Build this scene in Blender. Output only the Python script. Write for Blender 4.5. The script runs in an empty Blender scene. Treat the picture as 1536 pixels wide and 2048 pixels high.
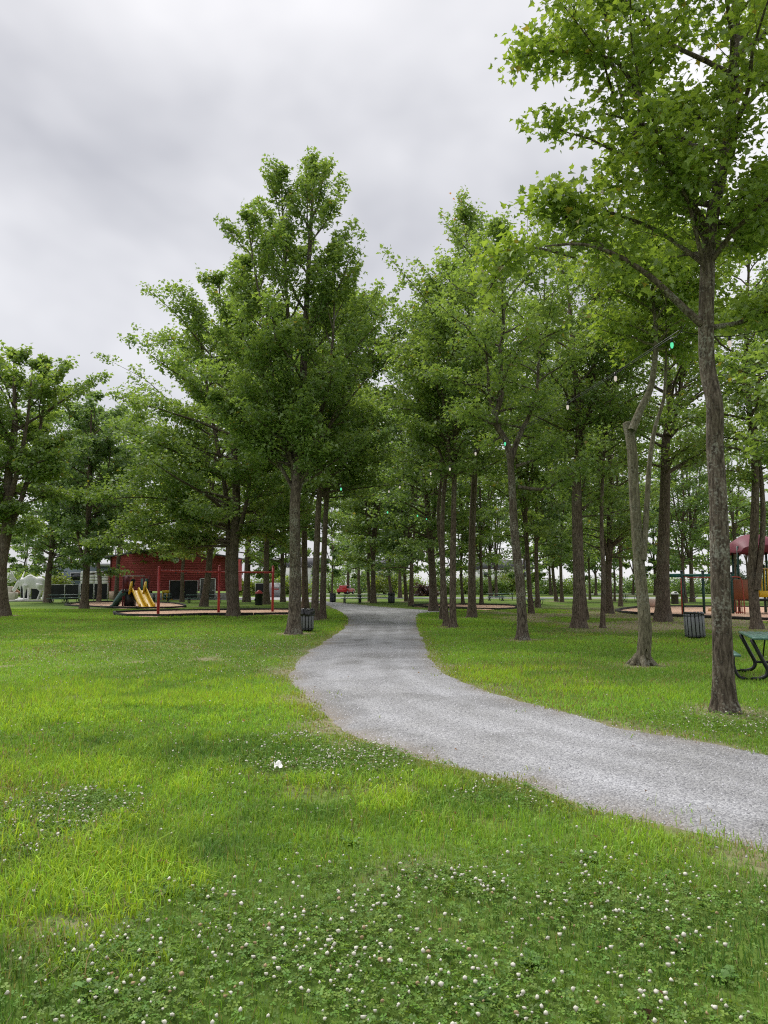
import bpy, bmesh, math, time
import numpy as np
from mathutils import Vector, geometry

T0 = time.time()
C = bpy.context.scene.collection
SC = bpy.context.scene

# ------------------------------------------------------------------ camera, sky, sun, exposure
F, CX, CY, HOR, EYE = 1500.0, 768.0, 1024.0, 1170.0, 1.65
TH = math.atan((HOR - CY) / F)
cam_d = bpy.data.cameras.new('camera')
cam = bpy.data.objects.new('camera', cam_d)
C.objects.link(cam)
cam.location = (0, 0, EYE)
cam.rotation_euler = (math.pi / 2 + TH, 0, 0)
cam_d.sensor_fit = 'VERTICAL'
cam_d.sensor_height = 24.0
cam_d.lens = 24.0 * F / 2048.0
cam_d.clip_start = 0.05
cam_d.clip_end = 3000
SC.camera = cam

SUN_EL, SUN_AZ = math.radians(58), math.radians(-35)      # azimuth from +Y towards +X; behind thick cloud
world = bpy.data.worlds.new('World')
SC.world = world
world.use_nodes = True
wn, wl = world.node_tree.nodes, world.node_tree.links
wn.clear()
w_out = wn.new('ShaderNodeOutputWorld')
w_bg = wn.new('ShaderNodeBackground')
w_sky = wn.new('ShaderNodeTexSky')
w_sky.sky_type = 'NISHITA'
w_sky.sun_disc = False
w_sky.sun_elevation = SUN_EL
w_sky.sun_rotation = SUN_AZ
w_tc = wn.new('ShaderNodeTexCoord')
w_map = wn.new('ShaderNodeMapping')
w_map.inputs['Scale'].default_value = (1.0, 1.0, 1.35)
w_map.inputs['Rotation'].default_value = (0.0, -0.6, 0.3)
w_map.inputs['Location'].default_value = (12.1, 3.8, 8.6)
w_n1 = wn.new('ShaderNodeTexNoise')
w_n1.inputs['Scale'].default_value = 2.3
w_n1.inputs['Detail'].default_value = 4
w_n1.inputs['Roughness'].default_value = 0.48
w_n1.inputs['Distortion'].default_value = 0.25
w_rmp = wn.new('ShaderNodeValToRGB')
e = w_rmp.color_ramp.elements
e[0].position, e[0].color = 0.34, (4.0, 4.03, 4.32, 1)
e[1].position, e[1].color = 0.66, (7.5, 7.42, 7.55, 1)
m_ = w_rmp.color_ramp.elements.new(0.5)
m_.color = (5.85, 5.84, 6.05, 1)
w_mix = wn.new('ShaderNodeMixRGB')
w_mix.inputs['Fac'].default_value = 0.93
wl.new(w_tc.outputs['Generated'], w_map.inputs['Vector'])
wl.new(w_map.outputs['Vector'], w_n1.inputs['Vector'])
wl.new(w_n1.outputs['Fac'], w_rmp.inputs['Fac'])
wl.new(w_sky.outputs['Color'], w_mix.inputs['Color1'])
wl.new(w_rmp.outputs['Color'], w_mix.inputs['Color2'])
wl.new(w_mix.outputs['Color'], w_bg.inputs['Color'])
w_bg.inputs['Strength'].default_value = 0.050
wl.new(w_bg.outputs['Background'], w_out.inputs['Surface'])

sun_d = bpy.data.lights.new('sun', 'SUN')
sun_d.energy = 1.5
sun_d.angle = math.radians(40)
sun_d.color = (1.0, 0.97, 0.92)
sun = bpy.data.objects.new('sun', sun_d)
C.objects.link(sun)
sdir = Vector((math.sin(SUN_AZ) * math.cos(SUN_EL), math.cos(SUN_AZ) * math.cos(SUN_EL), math.sin(SUN_EL)))
sun.rotation_euler = sdir.to_track_quat('Z', 'Y').to_euler()
sun.location = sdir * 60

vs = SC.view_settings
vs.view_transform = 'Standard'
vs.look = 'None'
vs.gamma = 1.0
vs.exposure = 1.5
vs.use_curve_mapping = False
cy = SC.cycles
cy.max_bounces = 8
cy.diffuse_bounces = 5
cy.glossy_bounces = 2
cy.transmission_bounces = 5
cy.transparent_max_bounces = 8
cy.caustics_reflective = False
cy.caustics_refractive = False
cy.use_denoising = False
cy.pixel_filter_type = 'BLACKMAN_HARRIS'
cy.filter_width = 1.15

# ------------------------------------------------------------------ helpers: pixels to places
def ray(x, y):
    a, b = (x - CX) / F, (CY - y) / F
    return np.array([a, math.cos(TH) - b * math.sin(TH), math.sin(TH) + b * math.cos(TH)])
def G(x, y, z=0.0):                     # the spot at height z that shows at pixel x, y
    d = ray(x, y)
    t = (z - EYE) / d[2]
    return np.array([d[0] * t, d[1] * t, z])
def PD(x, y, Y):                        # the spot at depth Y
    d = ray(x, y)
    t = Y / d[1]
    return np.array([d[0] * t, Y, EYE + d[2] * t])
def S_(v):                              # srgb 0-255 triple to linear
    return tuple((c / 255 / 12.92 if c / 255 <= 0.04045 else ((c / 255 + 0.055) / 1.055) ** 2.4) for c in v)

def vnoise(x, y, seed=0):
    x = np.asarray(x, float); y = np.asarray(y, float)
    xi, yi = np.floor(x).astype(np.int64), np.floor(y).astype(np.int64)
    fx, fy = x - xi, y - yi
    fx, fy = fx * fx * (3 - 2 * fx), fy * fy * (3 - 2 * fy)
    def h(a, b):
        n = (a * 374761393 + b * 668265263 + seed * 974634777) & 0x7fffffff
        n = ((n ^ (n >> 13)) * 1274126177) & 0x7fffffff
        return ((n ^ (n >> 16)) & 0xffff) / 65535.0
    return (h(xi, yi) * (1 - fx) + h(xi + 1, yi) * fx) * (1 - fy) + (h(xi, yi + 1) * (1 - fx) + h(xi + 1, yi + 1) * fx) * fy
def fbm(x, y, seed=0, o=4):
    s, a, t = 0, 1.0, 0
    for i in range(o):
        s = s + a * vnoise(np.asarray(x) * 2 ** i, np.asarray(y) * 2 ** i, seed + i * 17); t += a; a *= 0.5
    return s / t
def sstep(a, b, x):
    t = np.clip((x - a) / (b - a), 0, 1)
    return t * t * (3 - 2 * t)

# ------------------------------------------------------------------ helpers: meshes and objects
def mesh_np(name, V, faces, mats=(), smooth=False, color=None, attrs=None):
    """faces: list of int arrays (n,k); color: (nverts,3) point colour"""
    me = bpy.data.meshes.new(name)
    V = np.asarray(V, np.float32)
    faces = [np.asarray(f, np.int32) for f in faces if len(f)]
    nl = sum(f.size for f in faces); npoly = sum(len(f) for f in faces)
    me.vertices.add(len(V)); me.vertices.foreach_set('co', V.ravel())
    me.loops.add(nl); me.loops.foreach_set('vertex_index', np.concatenate([f.ravel() for f in faces]))
    me.polygons.add(npoly)
    tot = np.concatenate([np.full(len(f), f.shape[1], np.int32) for f in faces])
    st = np.concatenate([[0], np.cumsum(tot)[:-1]]).astype(np.int32)
    me.polygons.foreach_set('loop_start', st)
    if smooth:
        me.polygons.foreach_set('use_smooth', np.ones(npoly, bool))
    for m in mats: me.materials.append(m)
    if color is not None:
        a = me.color_attributes.new('Col', 'FLOAT_COLOR', 'POINT')
        c4 = np.ones((len(V), 4), np.float32); c4[:, :3] = color
        a.data.foreach_set('color', c4.ravel())
    for k, v in (attrs or {}).items():
        a = me.attributes.new(k, 'FLOAT', 'POINT'); a.data.foreach_set('value', np.asarray(v, np.float32))
    me.update(calc_edges=True)
    return me
def link(name, me, parent=None, loc=None):
    o = bpy.data.objects.new(name, me); C.objects.link(o)
    if parent is not None: o.parent = parent
    if loc is not None: o.location = loc
    return o
def tag(o, label=None, cat=None, group=None, kind=None):
    if label: o['label'] = label
    if cat: o['category'] = cat
    if group: o['group'] = group
    if kind: o['kind'] = kind
    return o
def thing(name, label, cat, loc=(0, 0, 0), rz=0.0, group=None):
    o = bpy.data.objects.new(name, None); C.objects.link(o)
    o.empty_display_size = 0.2
    o.location = loc; o.rotation_euler = (0, 0, rz)
    return tag(o, label, cat, group)
def copy_tree(o, parent=None):
    c = o.copy(); C.objects.link(c); c.parent = parent
    for ch in list(o.children): copy_tree(ch, c)
    return c

class MB:
    def __init__(s): s.V = []; s.Q = []; s.Tr = []; s.n = 0
    def add(s, v, q=(), t=()):
        v = np.asarray(v, float).reshape(-1, 3)
        if len(q): s.Q.append(np.asarray(q, int) + s.n)
        if len(t): s.Tr.append(np.asarray(t, int) + s.n)
        s.V.append(v); s.n += len(v); return s
    def box(s, c, d, rz=0.0, ry=0.0, rx=0.0, bev=0.0):
        hx, hy, hz = d[0] / 2, d[1] / 2, d[2] / 2
        b = min(bev, hx * .9, hy * .9, hz * .9)
        if b > 0:                        # chamfered box: three nested rings per axis
            v = []
            for sx in (-1, 1):
                for sy in (-1, 1):
                    for sz in (-1, 1):
                        v += [(sx * hx, sy * (hy - b), sz * (hz - b)), (sx * (hx - b), sy * hy, sz * (hz - b)), (sx * (hx - b), sy * (hy - b), sz * hz)]
            v = np.array(v)
            i = lambda a, bb, cc, k: ((a * 2 + bb) * 2 + cc) * 3 + k
            q = []; t = []
            for a in (0, 1):
                q += [[i(a, 0, 0, 0), i(a, 1, 0, 0), i(a, 1, 1, 0), i(a, 0, 1, 0)], [i(0, a, 0, 1), i(1, a, 0, 1), i(1, a, 1, 1), i(0, a, 1, 1)], [i(0, 0, a, 2), i(1, 0, a, 2), i(1, 1, a, 2), i(0, 1, a, 2)]]
                for bb in (0, 1):
                    q += [[i(a, bb, 0, 0), i(a, bb, 1, 0), i(a, bb, 1, 1), i(a, bb, 0, 1)], [i(a, 0, bb, 0), i(a, 1, bb, 0), i(a, 1, bb, 2), i(a, 0, bb, 2)], [i(0, a, bb, 1), i(1, a, bb, 1), i(1, a, bb, 2), i(0, a, bb, 2)]]
                    for cc in (0, 1): t.append([i(a, bb, cc, 0), i(a, bb, cc, 1), i(a, bb, cc, 2)])
        else:
            v = np.array([(x, y, z) for x in (-hx, hx) for y in (-hy, hy) for z in (-hz, hz)])
            q = [[0, 1, 3, 2], [4, 6, 7, 5], [0, 4, 5, 1], [2, 3, 7, 6], [0, 2, 6, 4], [1, 5, 7, 3]]; t = []
        for ang, (p, r) in ((rx, (1, 2)), (ry, (2, 0)), (rz, (0, 1))):
            if ang:
                ca, sa = math.cos(ang), math.sin(ang)
                a0, a1 = v[:, p].copy(), v[:, r].copy()
                v[:, p], v[:, r] = a0 * ca - a1 * sa, a0 * sa + a1 * ca
        return s.add(v + np.asarray(c, float), q, t)
    def tube(s, pts, r, sides=8, cap=True, flat=None):
        P = np.asarray(pts, float); n = len(P)
        R = np.broadcast_to(np.asarray(r, float), (n,)) if np.ndim(r) < 2 else np.asarray(r, float)
        v, q = tube_arrays(P[None], R[None], sides, flat)
        t = []
        if cap:
            v = np.vstack([v, P[0], P[-1]])
            for k in range(sides):
                k2 = (k + 1) % sides
                t += [[n * sides, k2, k], [n * sides + 1, (n - 1) * sides + k, (n - 1) * sides + k2]]
        return s.add(v, q, t)
    def lathe(s, prof, c=(0, 0, 0), sides=20):
        pr = np.asarray(prof, float); n = len(pr)
        a = np.arange(sides) * 2 * math.pi / sides
        v = np.stack([pr[:, None, 0] * np.cos(a), pr[:, None, 0] * np.sin(a), np.repeat(pr[:, 1:2], sides, 1)], -1).reshape(-1, 3)
        k = np.arange(sides); k2 = (k + 1) % sides
        q = np.concatenate([np.stack([i * sides + k, i * sides + k2, (i + 1) * sides + k2, (i + 1) * sides + k], 1) for i in range(n - 1)])
        return s.add(v + np.asarray(c, float), q)
    def prism(s, poly, axis, a, b):     # 2-D outline extruded along axis from a to b (convex or simple outline)
        poly = [tuple(p) for p in poly]; n = len(poly)
        def put(p, h):
            return {'x': (h, p[0], p[1]), 'y': (p[0], h, p[1]), 'z': (p[0], p[1], h)}[axis]
        v = [put(p, a) for p in poly] + [put(p, b) for p in poly]
        tr = geometry.tessellate_polygon([[Vector((p[0], p[1], 0)) for p in poly]])
        t = [list(x) for x in tr] + [[i + n for i in reversed(x)] for x in tr]
        q = [[i, (i + 1) % n, (i + 1) % n + n, i + n] for i in range(n)]
        return s.add(v, q, t)
    def build(s, name, mat, parent=None, smooth=False, loc=None, bevel=0.0):
        V = np.vstack(s.V)
        f = []
        if s.Q: f.append(np.vstack(s.Q))
        if s.Tr: f.append(np.vstack(s.Tr))
        me = mesh_np(name, V, f, [mat], smooth)
        bm = bmesh.new(); bm.from_mesh(me); bmesh.ops.recalc_face_normals(bm, faces=bm.faces); bm.to_mesh(me); bm.free()
        o = link(name, me, parent, loc)
        if bevel:
            b = o.modifiers.new('bevel', 'BEVEL'); b.width = bevel; b.segments = 2; b.limit_method = 'ANGLE'
        return o
def nrm(a):
    return a / np.maximum(np.linalg.norm(a, axis=-1, keepdims=True), 1e-9)
def tube_arrays(P, R, sides, flat=None):
    """P (N,m,3), R (N,m) or (N,m,2): N tubes of m rings -> verts, quads"""
    N, m, _ = P.shape
    Tn = np.empty_like(P)
    Tn[:, 1:-1] = P[:, 2:] - P[:, :-2]; Tn[:, 0] = P[:, 1] - P[:, 0]; Tn[:, -1] = P[:, -1] - P[:, -2]
    Tn = nrm(Tn)
    mean = nrm(P[:, -1] - P[:, 0])
    ref = np.where((np.abs(mean[:, 2:3]) < 0.75), np.array([[0, 0, 1.0]]), np.array([[0, 1.0, 0]]))
    if flat is not None: ref = np.broadcast_to(np.asarray(flat, float), ref.shape)
    U = nrm(np.cross(Tn, ref[:, None, :])); W = nrm(np.cross(U, Tn))
    a = np.arange(sides) * 2 * math.pi / sides
    if R.ndim == 2: RU = RW = R
    else: RU, RW = R[..., 0], R[..., 1]
    V = P[:, :, None, :] + (RU[:, :, None, None] * np.cos(a)[None, None, :, None]) * U[:, :, None, :] + (RW[:, :, None, None] * np.sin(a)[None, None, :, None]) * W[:, :, None, :]
    k = np.arange(sides); k2 = (k + 1) % sides
    i = np.arange(m - 1)
    q = np.stack([i[:, None] * sides + k, i[:, None] * sides + k2, (i[:, None] + 1) * sides + k2, (i[:, None] + 1) * sides + k], -1).reshape(-1, 4)
    Q = (q[None] + (np.arange(N) * m * sides)[:, None, None]).reshape(-1, 4)
    return V.reshape(-1, 3), Q
def spline(pts, n, closed=False):
    P = np.asarray(pts, float)
    k = len(P)
    if k == 2 and not closed:
        return P[0] + (P[1] - P[0]) * np.linspace(0, 1, n)[:, None]
    t = np.linspace(0, k if closed else k - 1, n, endpoint=not closed)
    i = np.minimum(t.astype(int), k - 1 if closed else k - 2); u = (t - i)[:, None]
    g = (lambda j: P[j % k]) if closed else (lambda j: P[np.clip(j, 0, k - 1)])
    a, b, c, d = g(i - 1), g(i), g(i + 1), g(i + 2)
    return 0.5 * (2 * b + (c - a) * u + (2 * a - 5 * b + 4 * c - d) * u ** 2 + (3 * b - a - 3 * c + d) * u ** 3)

# ------------------------------------------------------------------ materials
def new_mat(name):
    m = bpy.data.materials.new(name); m.use_nodes = True
    nt = m.node_tree; nt.nodes.clear()
    out = nt.nodes.new('ShaderNodeOutputMaterial')
    return m, nt, out
def plain(name, col, rough=0.6, metal=0.0, var=0.12, scale=8.0, spec=0.4, bump=0.0, dirt=None):
    m, nt, out = new_mat(name)
    N, L = nt.nodes, nt.links
    b = N.new('ShaderNodeBsdfPrincipled')
    tc = N.new('ShaderNodeTexCoord')
    no = N.new('ShaderNodeTexNoise'); no.inputs['Scale'].default_value = scale; no.inputs['Detail'].default_value = 6
    L.new(tc.outputs['Object'], no.inputs['Vector'])
    r = N.new('ShaderNodeValToRGB')
    lo = tuple(c * (1 - var) for c in col); hi = tuple(min(1, c * (1 + var)) for c in col)
    r.color_ramp.elements[0].position, r.color_ramp.elements[0].color = 0.3, (*(dirt or lo), 1)
    r.color_ramp.elements[1].position, r.color_ramp.elements[1].color = 0.7, (*hi, 1)
    if dirt:
        x = r.color_ramp.elements.new(0.42); x.color = (*lo, 1)
    L.new(no.outputs['Fac'], r.inputs['Fac'])
    L.new(r.outputs['Color'], b.inputs['Base Color'])
    b.inputs['Roughness'].default_value = rough
    b.inputs['Metallic'].default_value = metal
    b.inputs['Specular IOR Level'].default_value = spec
    if bump:
        bp = N.new('ShaderNodeBump'); bp.inputs['Strength'].default_value = bump; bp.inputs['Distance'].default_value = 0.02
        L.new(no.outputs['Fac'], bp.inputs['Height']); L.new(bp.outputs['Normal'], b.inputs['Normal'])
    L.new(b.outputs['BSDF'], out.inputs['Surface'])
    return m
def leafy(name, trans=0.35, gloss=0.05, rough=0.45, tint=(1.25, 1.2, 0.55)):
    m, nt, out = new_mat(name)
    N, L = nt.nodes, nt.links
    at = N.new('ShaderNodeVertexColor'); at.layer_name = 'Col'
    d = N.new('ShaderNodeBsdfDiffuse'); t = N.new('ShaderNodeBsdfTranslucent'); g = N.new('ShaderNodeBsdfGlossy')
    mul = N.new('ShaderNodeMixRGB'); mul.blend_type = 'MULTIPLY'; mul.inputs['Fac'].default_value = 1
    mul.inputs['Color2'].default_value = (*tint, 1)
    L.new(at.outputs['Color'], d.inputs['Color']); L.new(at.outputs['Color'], mul.inputs['Color1']); L.new(mul.outputs['Color'], t.inputs['Color'])
    g.inputs['Roughness'].default_value = rough
    m1 = N.new('ShaderNodeMixShader'); m1.inputs['Fac'].default_value = trans
    m2 = N.new('ShaderNodeMixShader'); m2.inputs['Fac'].default_value = gloss
    L.new(d.outputs['BSDF'], m1.inputs[1]); L.new(t.outputs['BSDF'], m1.inputs[2])
    L.new(m1.outputs['Shader'], m2.inputs[1]); L.new(g.outputs['BSDF'], m2.inputs[2])
    L.new(m2.outputs['Shader'], out.inputs['Surface'])
    return m
def bark_mat(name, dark, mid, pale, lichen=0.0):
    m, nt, out = new_mat(name)
    N, L = nt.nodes, nt.links
    b = N.new('ShaderNodeBsdfPrincipled'); b.inputs['Roughness'].default_value = 0.9; b.inputs['Specular IOR Level'].default_value = 0.15
    tc = N.new('ShaderNodeTexCoord')
    mp = N.new('ShaderNodeMapping'); mp.inputs['Scale'].default_value = (1, 1, 0.22)
    L.new(tc.outputs['Object'], mp.inputs['Vector'])
    n1 = N.new('ShaderNodeTexNoise'); n1.inputs['Scale'].default_value = 26; n1.inputs['Detail'].default_value = 8; n1.inputs['Roughness'].default_value = 0.65; n1.inputs['Distortion'].default_value = 0.4
    L.new(mp.outputs['Vector'], n1.inputs['Vector'])
    r = N.new('ShaderNodeValToRGB')
    r.color_ramp.elements[0].position, r.color_ramp.elements[0].color = 0.36, (*dark, 1)
    r.color_ramp.elements[1].position, r.color_ramp.elements[1].color = 0.68, (*pale, 1)
    x = r.color_ramp.elements.new(0.5); x.color = (*mid, 1)
    L.new(n1.outputs['Fac'], r.inputs['Fac'])
    n2 = N.new('ShaderNodeTexNoise'); n2.inputs['Scale'].default_value = 1.7; n2.inputs['Detail'].default_value = 5
    L.new(tc.outputs['Object'], n2.inputs['Vector'])
    n3 = N.new('ShaderNodeTexNoise'); n3.inputs['Scale'].default_value = 30; n3.inputs['Detail'].default_value = 3
    L.new(tc.outputs['Object'], n3.inputs['Vector'])
    ad = N.new('ShaderNodeMath'); ad.operation = 'MULTIPLY'
    L.new(n2.outputs['Fac'], ad.inputs[0]); L.new(n3.outputs['Fac'], ad.inputs[1])
    r2 = N.new('ShaderNodeValToRGB')
    r2.color_ramp.elements[0].position, r2.color_ramp.elements[0].color = 0.27, (0, 0, 0, 1)
    r2.color_ramp.elements[1].position, r2.color_ramp.elements[1].color = 0.40, (lichen, lichen, lichen, 1)
    L.new(ad.outputs[0], r2.inputs['Fac'])
    mx = N.new('ShaderNodeMixRGB'); mx.inputs['Color2'].default_value = (0.30, 0.30, 0.25, 1)
    L.new(r2.outputs['Color'], mx.inputs['Fac']); L.new(r.outputs['Color'], mx.inputs['Color1'])
    L.new(mx.outputs['Color'], b.inputs['Base Color'])
    bp = N.new('ShaderNodeBump'); bp.inputs['Strength'].default_value = 0.9; bp.inputs['Distance'].default_value = 0.03
    L.new(n1.outputs['Fac'], bp.inputs['Height']); L.new(bp.outputs['Normal'], b.inputs['Normal'])
    L.new(b.outputs['BSDF'], out.inputs['Surface'])
    return m
M = {}
M['leaf'] = leafy('maple_leaves', 0.5, 0.06, 0.42, (1.42, 1.34, 0.62))
M['grass'] = leafy('grass_blades', 0.36, 0.015, 0.5, (1.25, 1.15, 0.55))
M['bark'] = bark_mat('brown_bark', (0.042, 0.032, 0.024), (0.115, 0.088, 0.066), (0.22, 0.178, 0.138), 0.35)
M['bark_grey'] = bark_mat('grey_lichened_bark', (0.034, 0.027, 0.021), (0.100, 0.080, 0.061), (0.225, 0.19, 0.15), 0.9)
M['bark_olive'] = bark_mat('olive_smooth_bark', (0.07, 0.062, 0.042), (0.15, 0.135, 0.092), (0.26, 0.235, 0.165), 0.7)

# ------------------------------------------------------------------ the path and the beds as outlines
near_edge = [(1760, 1775), (1536, 1706), (1400, 1668), (1200, 1622), (1100, 1588), (950, 1545), (800, 1503), (720, 1474), (650, 1430), (603, 1392), (581, 1355), (590, 1324), (620, 1301), (652, 1281), (680, 1262), (696, 1246), (690, 1230), (668, 1217), (648, 1208.5), (610, 1203.5), (560, 1201)]
far_edge = [(560, 1197), (620, 1199.5), (662, 1204), (720, 1209.5), (772, 1214.5), (815, 1218), (860, 1220), (905, 1221.5), (905, 1224), (862, 1225), (836, 1228), (833, 1245), (840, 1265), (851, 1290), (862, 1320), (902, 1354), (1000, 1390), (1150, 1430), (1250, 1457), (1400, 1482), (1536, 1510), (1760, 1550)]
def jag(px, n, seed, amp=0.05):
    P = spline([G(*p)[:2] for p in px], n)
    s = np.concatenate([[0], np.cumsum(np.linalg.norm(np.diff(P, axis=0), axis=1))])
    tg = nrm(np.gradient(P, axis=0)); nr = np.stack([-tg[:, 1], tg[:, 0]], 1)
    off = (fbm(s * 1.1, s * 0 + 3.3, seed, 4) - 0.5) * 2 * amp * 2.2 + (fbm(s * 6, s * 0 + 7.3, seed + 5, 2) - 0.5) * amp
    return P + nr * off[:, None]
EDGE_A, EDGE_B = jag(near_edge, 700, 1, 0.06), jag(far_edge, 600, 2, 0.06)
PATH = np.vstack([EDGE_A, EDGE_B])
def inside(poly, x, y):
    x = np.asarray(x); y = np.asarray(y); r = np.zeros(x.shape, bool)
    x0, y0 = poly[:, 0], poly[:, 1]; x1, y1 = np.roll(x0, -1), np.roll(y0, -1)
    for a, b, c, d in zip(x0, y0, x1, y1):
        if b == d: continue
        r ^= ((b > y) != (d > y)) & (x < (c - a) * (y - b) / (d - b) + a)
    return r
def dist_to(poly, x, y, step=4):
    p = poly[::step]; out = np.full(np.shape(x), 1e9)
    for a, b in p: out = np.minimum(out, (x - a) ** 2 + (y - b) ** 2)
    return np.sqrt(out)
def path_sd(x, y):                      # signed distance: negative on the gravel
    d = dist_to(PATH, x, y)
    return np.where(inside(PATH[::2], x, y), -d, d)
BEDS = {
    'swing': [(228, 1227), (262, 1233.5), (340, 1234), (430, 1231), (592, 1229.5), (592, 1221), (470, 1221.5), (330, 1223)],
    'slide': [(130, 1211), (200, 1215), (250, 1217.5), (330, 1217), (372, 1214), (340, 1207), (250, 1205), (170, 1206)],
    'mid': [(826, 1213.5), (880, 1216), (950, 1219.5), (990, 1220), (1036, 1217.5), (1034, 1213.5), (980, 1211), (850, 1210.5)],
    'play': [(1232, 1223), (1290, 1230), (1345, 1233.5), (1440, 1237), (1600, 1243), (1640, 1228), (1560, 1216), (1400, 1214), (1290, 1215)],
}
BEDP = {k: spline([G(*p)[:2] for p in v], 60, True) for k, v in BEDS.items()}

# ------------------------------------------------------------------ ground, path, road, beds
TREE_BASES = []                         # filled from the table below before the ground is made
exec_trees = []
def axis_steps(fine0, fine1, step, reach, n):
    f = np.arange(fine0, fine1 + 1e-6, step)
    g = np.geomspace(step, reach, n)
    return np.concatenate([fine0 - g[::-1], f, fine1 + g])

def ground_bare(x, y):                  # 0 lush turf .. 1 worn earth
    sd = path_sd(x, y)
    b = np.exp(-np.clip(sd, 0, 9) / 0.12) * 0.7
    verge = sstep(0.75, 0.15, sd + (fbm(x * 2.5, y * 2.5, 29) - 0.5) * 0.5) * sstep(0.46, 0.66, fbm(x * 0.9, y * 0.9, 31)) * 0.75 * (y < 16)
    b = np.maximum(b, verge)
    for tx, ty, r in TREE_BASES:
        d = np.hypot(x - tx, y - ty)
        b = np.maximum(b, sstep(r * 3.5 + 0.45, r * 1.2, d + (fbm(x * 3, y * 3, 8) - 0.5) * 0.4) * 0.95)
    worn = sstep(0.36, 0.54, fbm(x * 0.22, y * 0.22, 41)) * sstep(22, 29, y) * sstep(62, 45, y) * sstep(4.5, 7, x)
    b = np.maximum(b, worn * 0.9)
    spots = sstep(0.70, 0.80, fbm(x * 1.3, y * 1.3, 51)) * 0.8
    return np.clip(np.maximum(b, spots), 0, 1)

def turf_mat():
    m, nt, out = new_mat('lawn_soil_and_thatch')
    N, L = nt.nodes, nt.links
    b = N.new('ShaderNodeBsdfPrincipled'); b.inputs['Roughness'].default_value = 0.95; b.inputs['Specular IOR Level'].default_value = 0.1
    tc = N.new('ShaderNodeTexCoord')
    at = N.new('ShaderNodeAttribute'); at.attribute_name = 'bare'
    n1 = N.new('ShaderNodeTexNoise'); n1.inputs['Scale'].default_value = 0.16; n1.inputs['Detail'].default_value = 6
    n2 = N.new('ShaderNodeTexNoise'); n2.inputs['Scale'].default_value = 9; n2.inputs['Detail'].default_value = 8; n2.inputs['Roughness'].default_value = 0.7
    for n in (n1, n2): L.new(tc.outputs['Object'], n.inputs['Vector'])
    r1 = N.new('ShaderNodeValToRGB')
    r1.color_ramp.elements[0].position, r1.color_ramp.elements[0].color = 0.35, (0.075, 0.135, 0.026, 1)
    r1.color_ramp.elements[1].position, r1.color_ramp.elements[1].color = 0.66, (0.16, 0.235, 0.042, 1)
    L.new(n1.outputs['Fac'], r1.inputs['Fac'])
    r2 = N.new('ShaderNodeValToRGB')
    r2.color_ramp.elements[0].position, r2.color_ramp.elements[0].color = 0.3, (0.5, 0.5, 0.5, 1)
    r2.color_ramp.elements[1].position, r2.color_ramp.elements[1].color = 0.7, (1.25, 1.25, 1.2, 1)
    L.new(n2.outputs['Fac'], r2.inputs['Fac'])
    mul = N.new('ShaderNodeMixRGB'); mul.blend_type = 'MULTIPLY'; mul.inputs['Fac'].default_value = 1
    L.new(r1.outputs['Color'], mul.inputs['Color1']); L.new(r2.outputs['Color'], mul.inputs['Color2'])
    r3 = N.new('ShaderNodeValToRGB')
    r3.color_ramp.elements[0].position, r3.color_ramp.elements[0].color = 0.35, (0.15, 0.115, 0.075, 1)
    r3.color_ramp.elements[1].position, r3.color_ramp.elements[1].color = 0.65, (0.33, 0.28, 0.20, 1)
    L.new(n2.outputs['Fac'], r3.inputs['Fac'])
    mx = N.new('ShaderNodeMixRGB')
    L.new(at.outputs['Fac'], mx.inputs['Fac']); L.new(mul.outputs['Color'], mx.inputs['Color1']); L.new(r3.outputs['Color'], mx.inputs['Color2'])
    L.new(mx.outputs['Color'], b.inputs['Base Color'])
    bp = N.new('ShaderNodeBump'); bp.inputs['Strength'].default_value = 0.6; bp.inputs['Distance'].default_value = 0.03
    L.new(n2.outputs['Fac'], bp.inputs['Height']); L.new(bp.outputs['Normal'], b.inputs['Normal'])
    L.new(b.outputs['BSDF'], out.inputs['Surface'])
    return m
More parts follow.
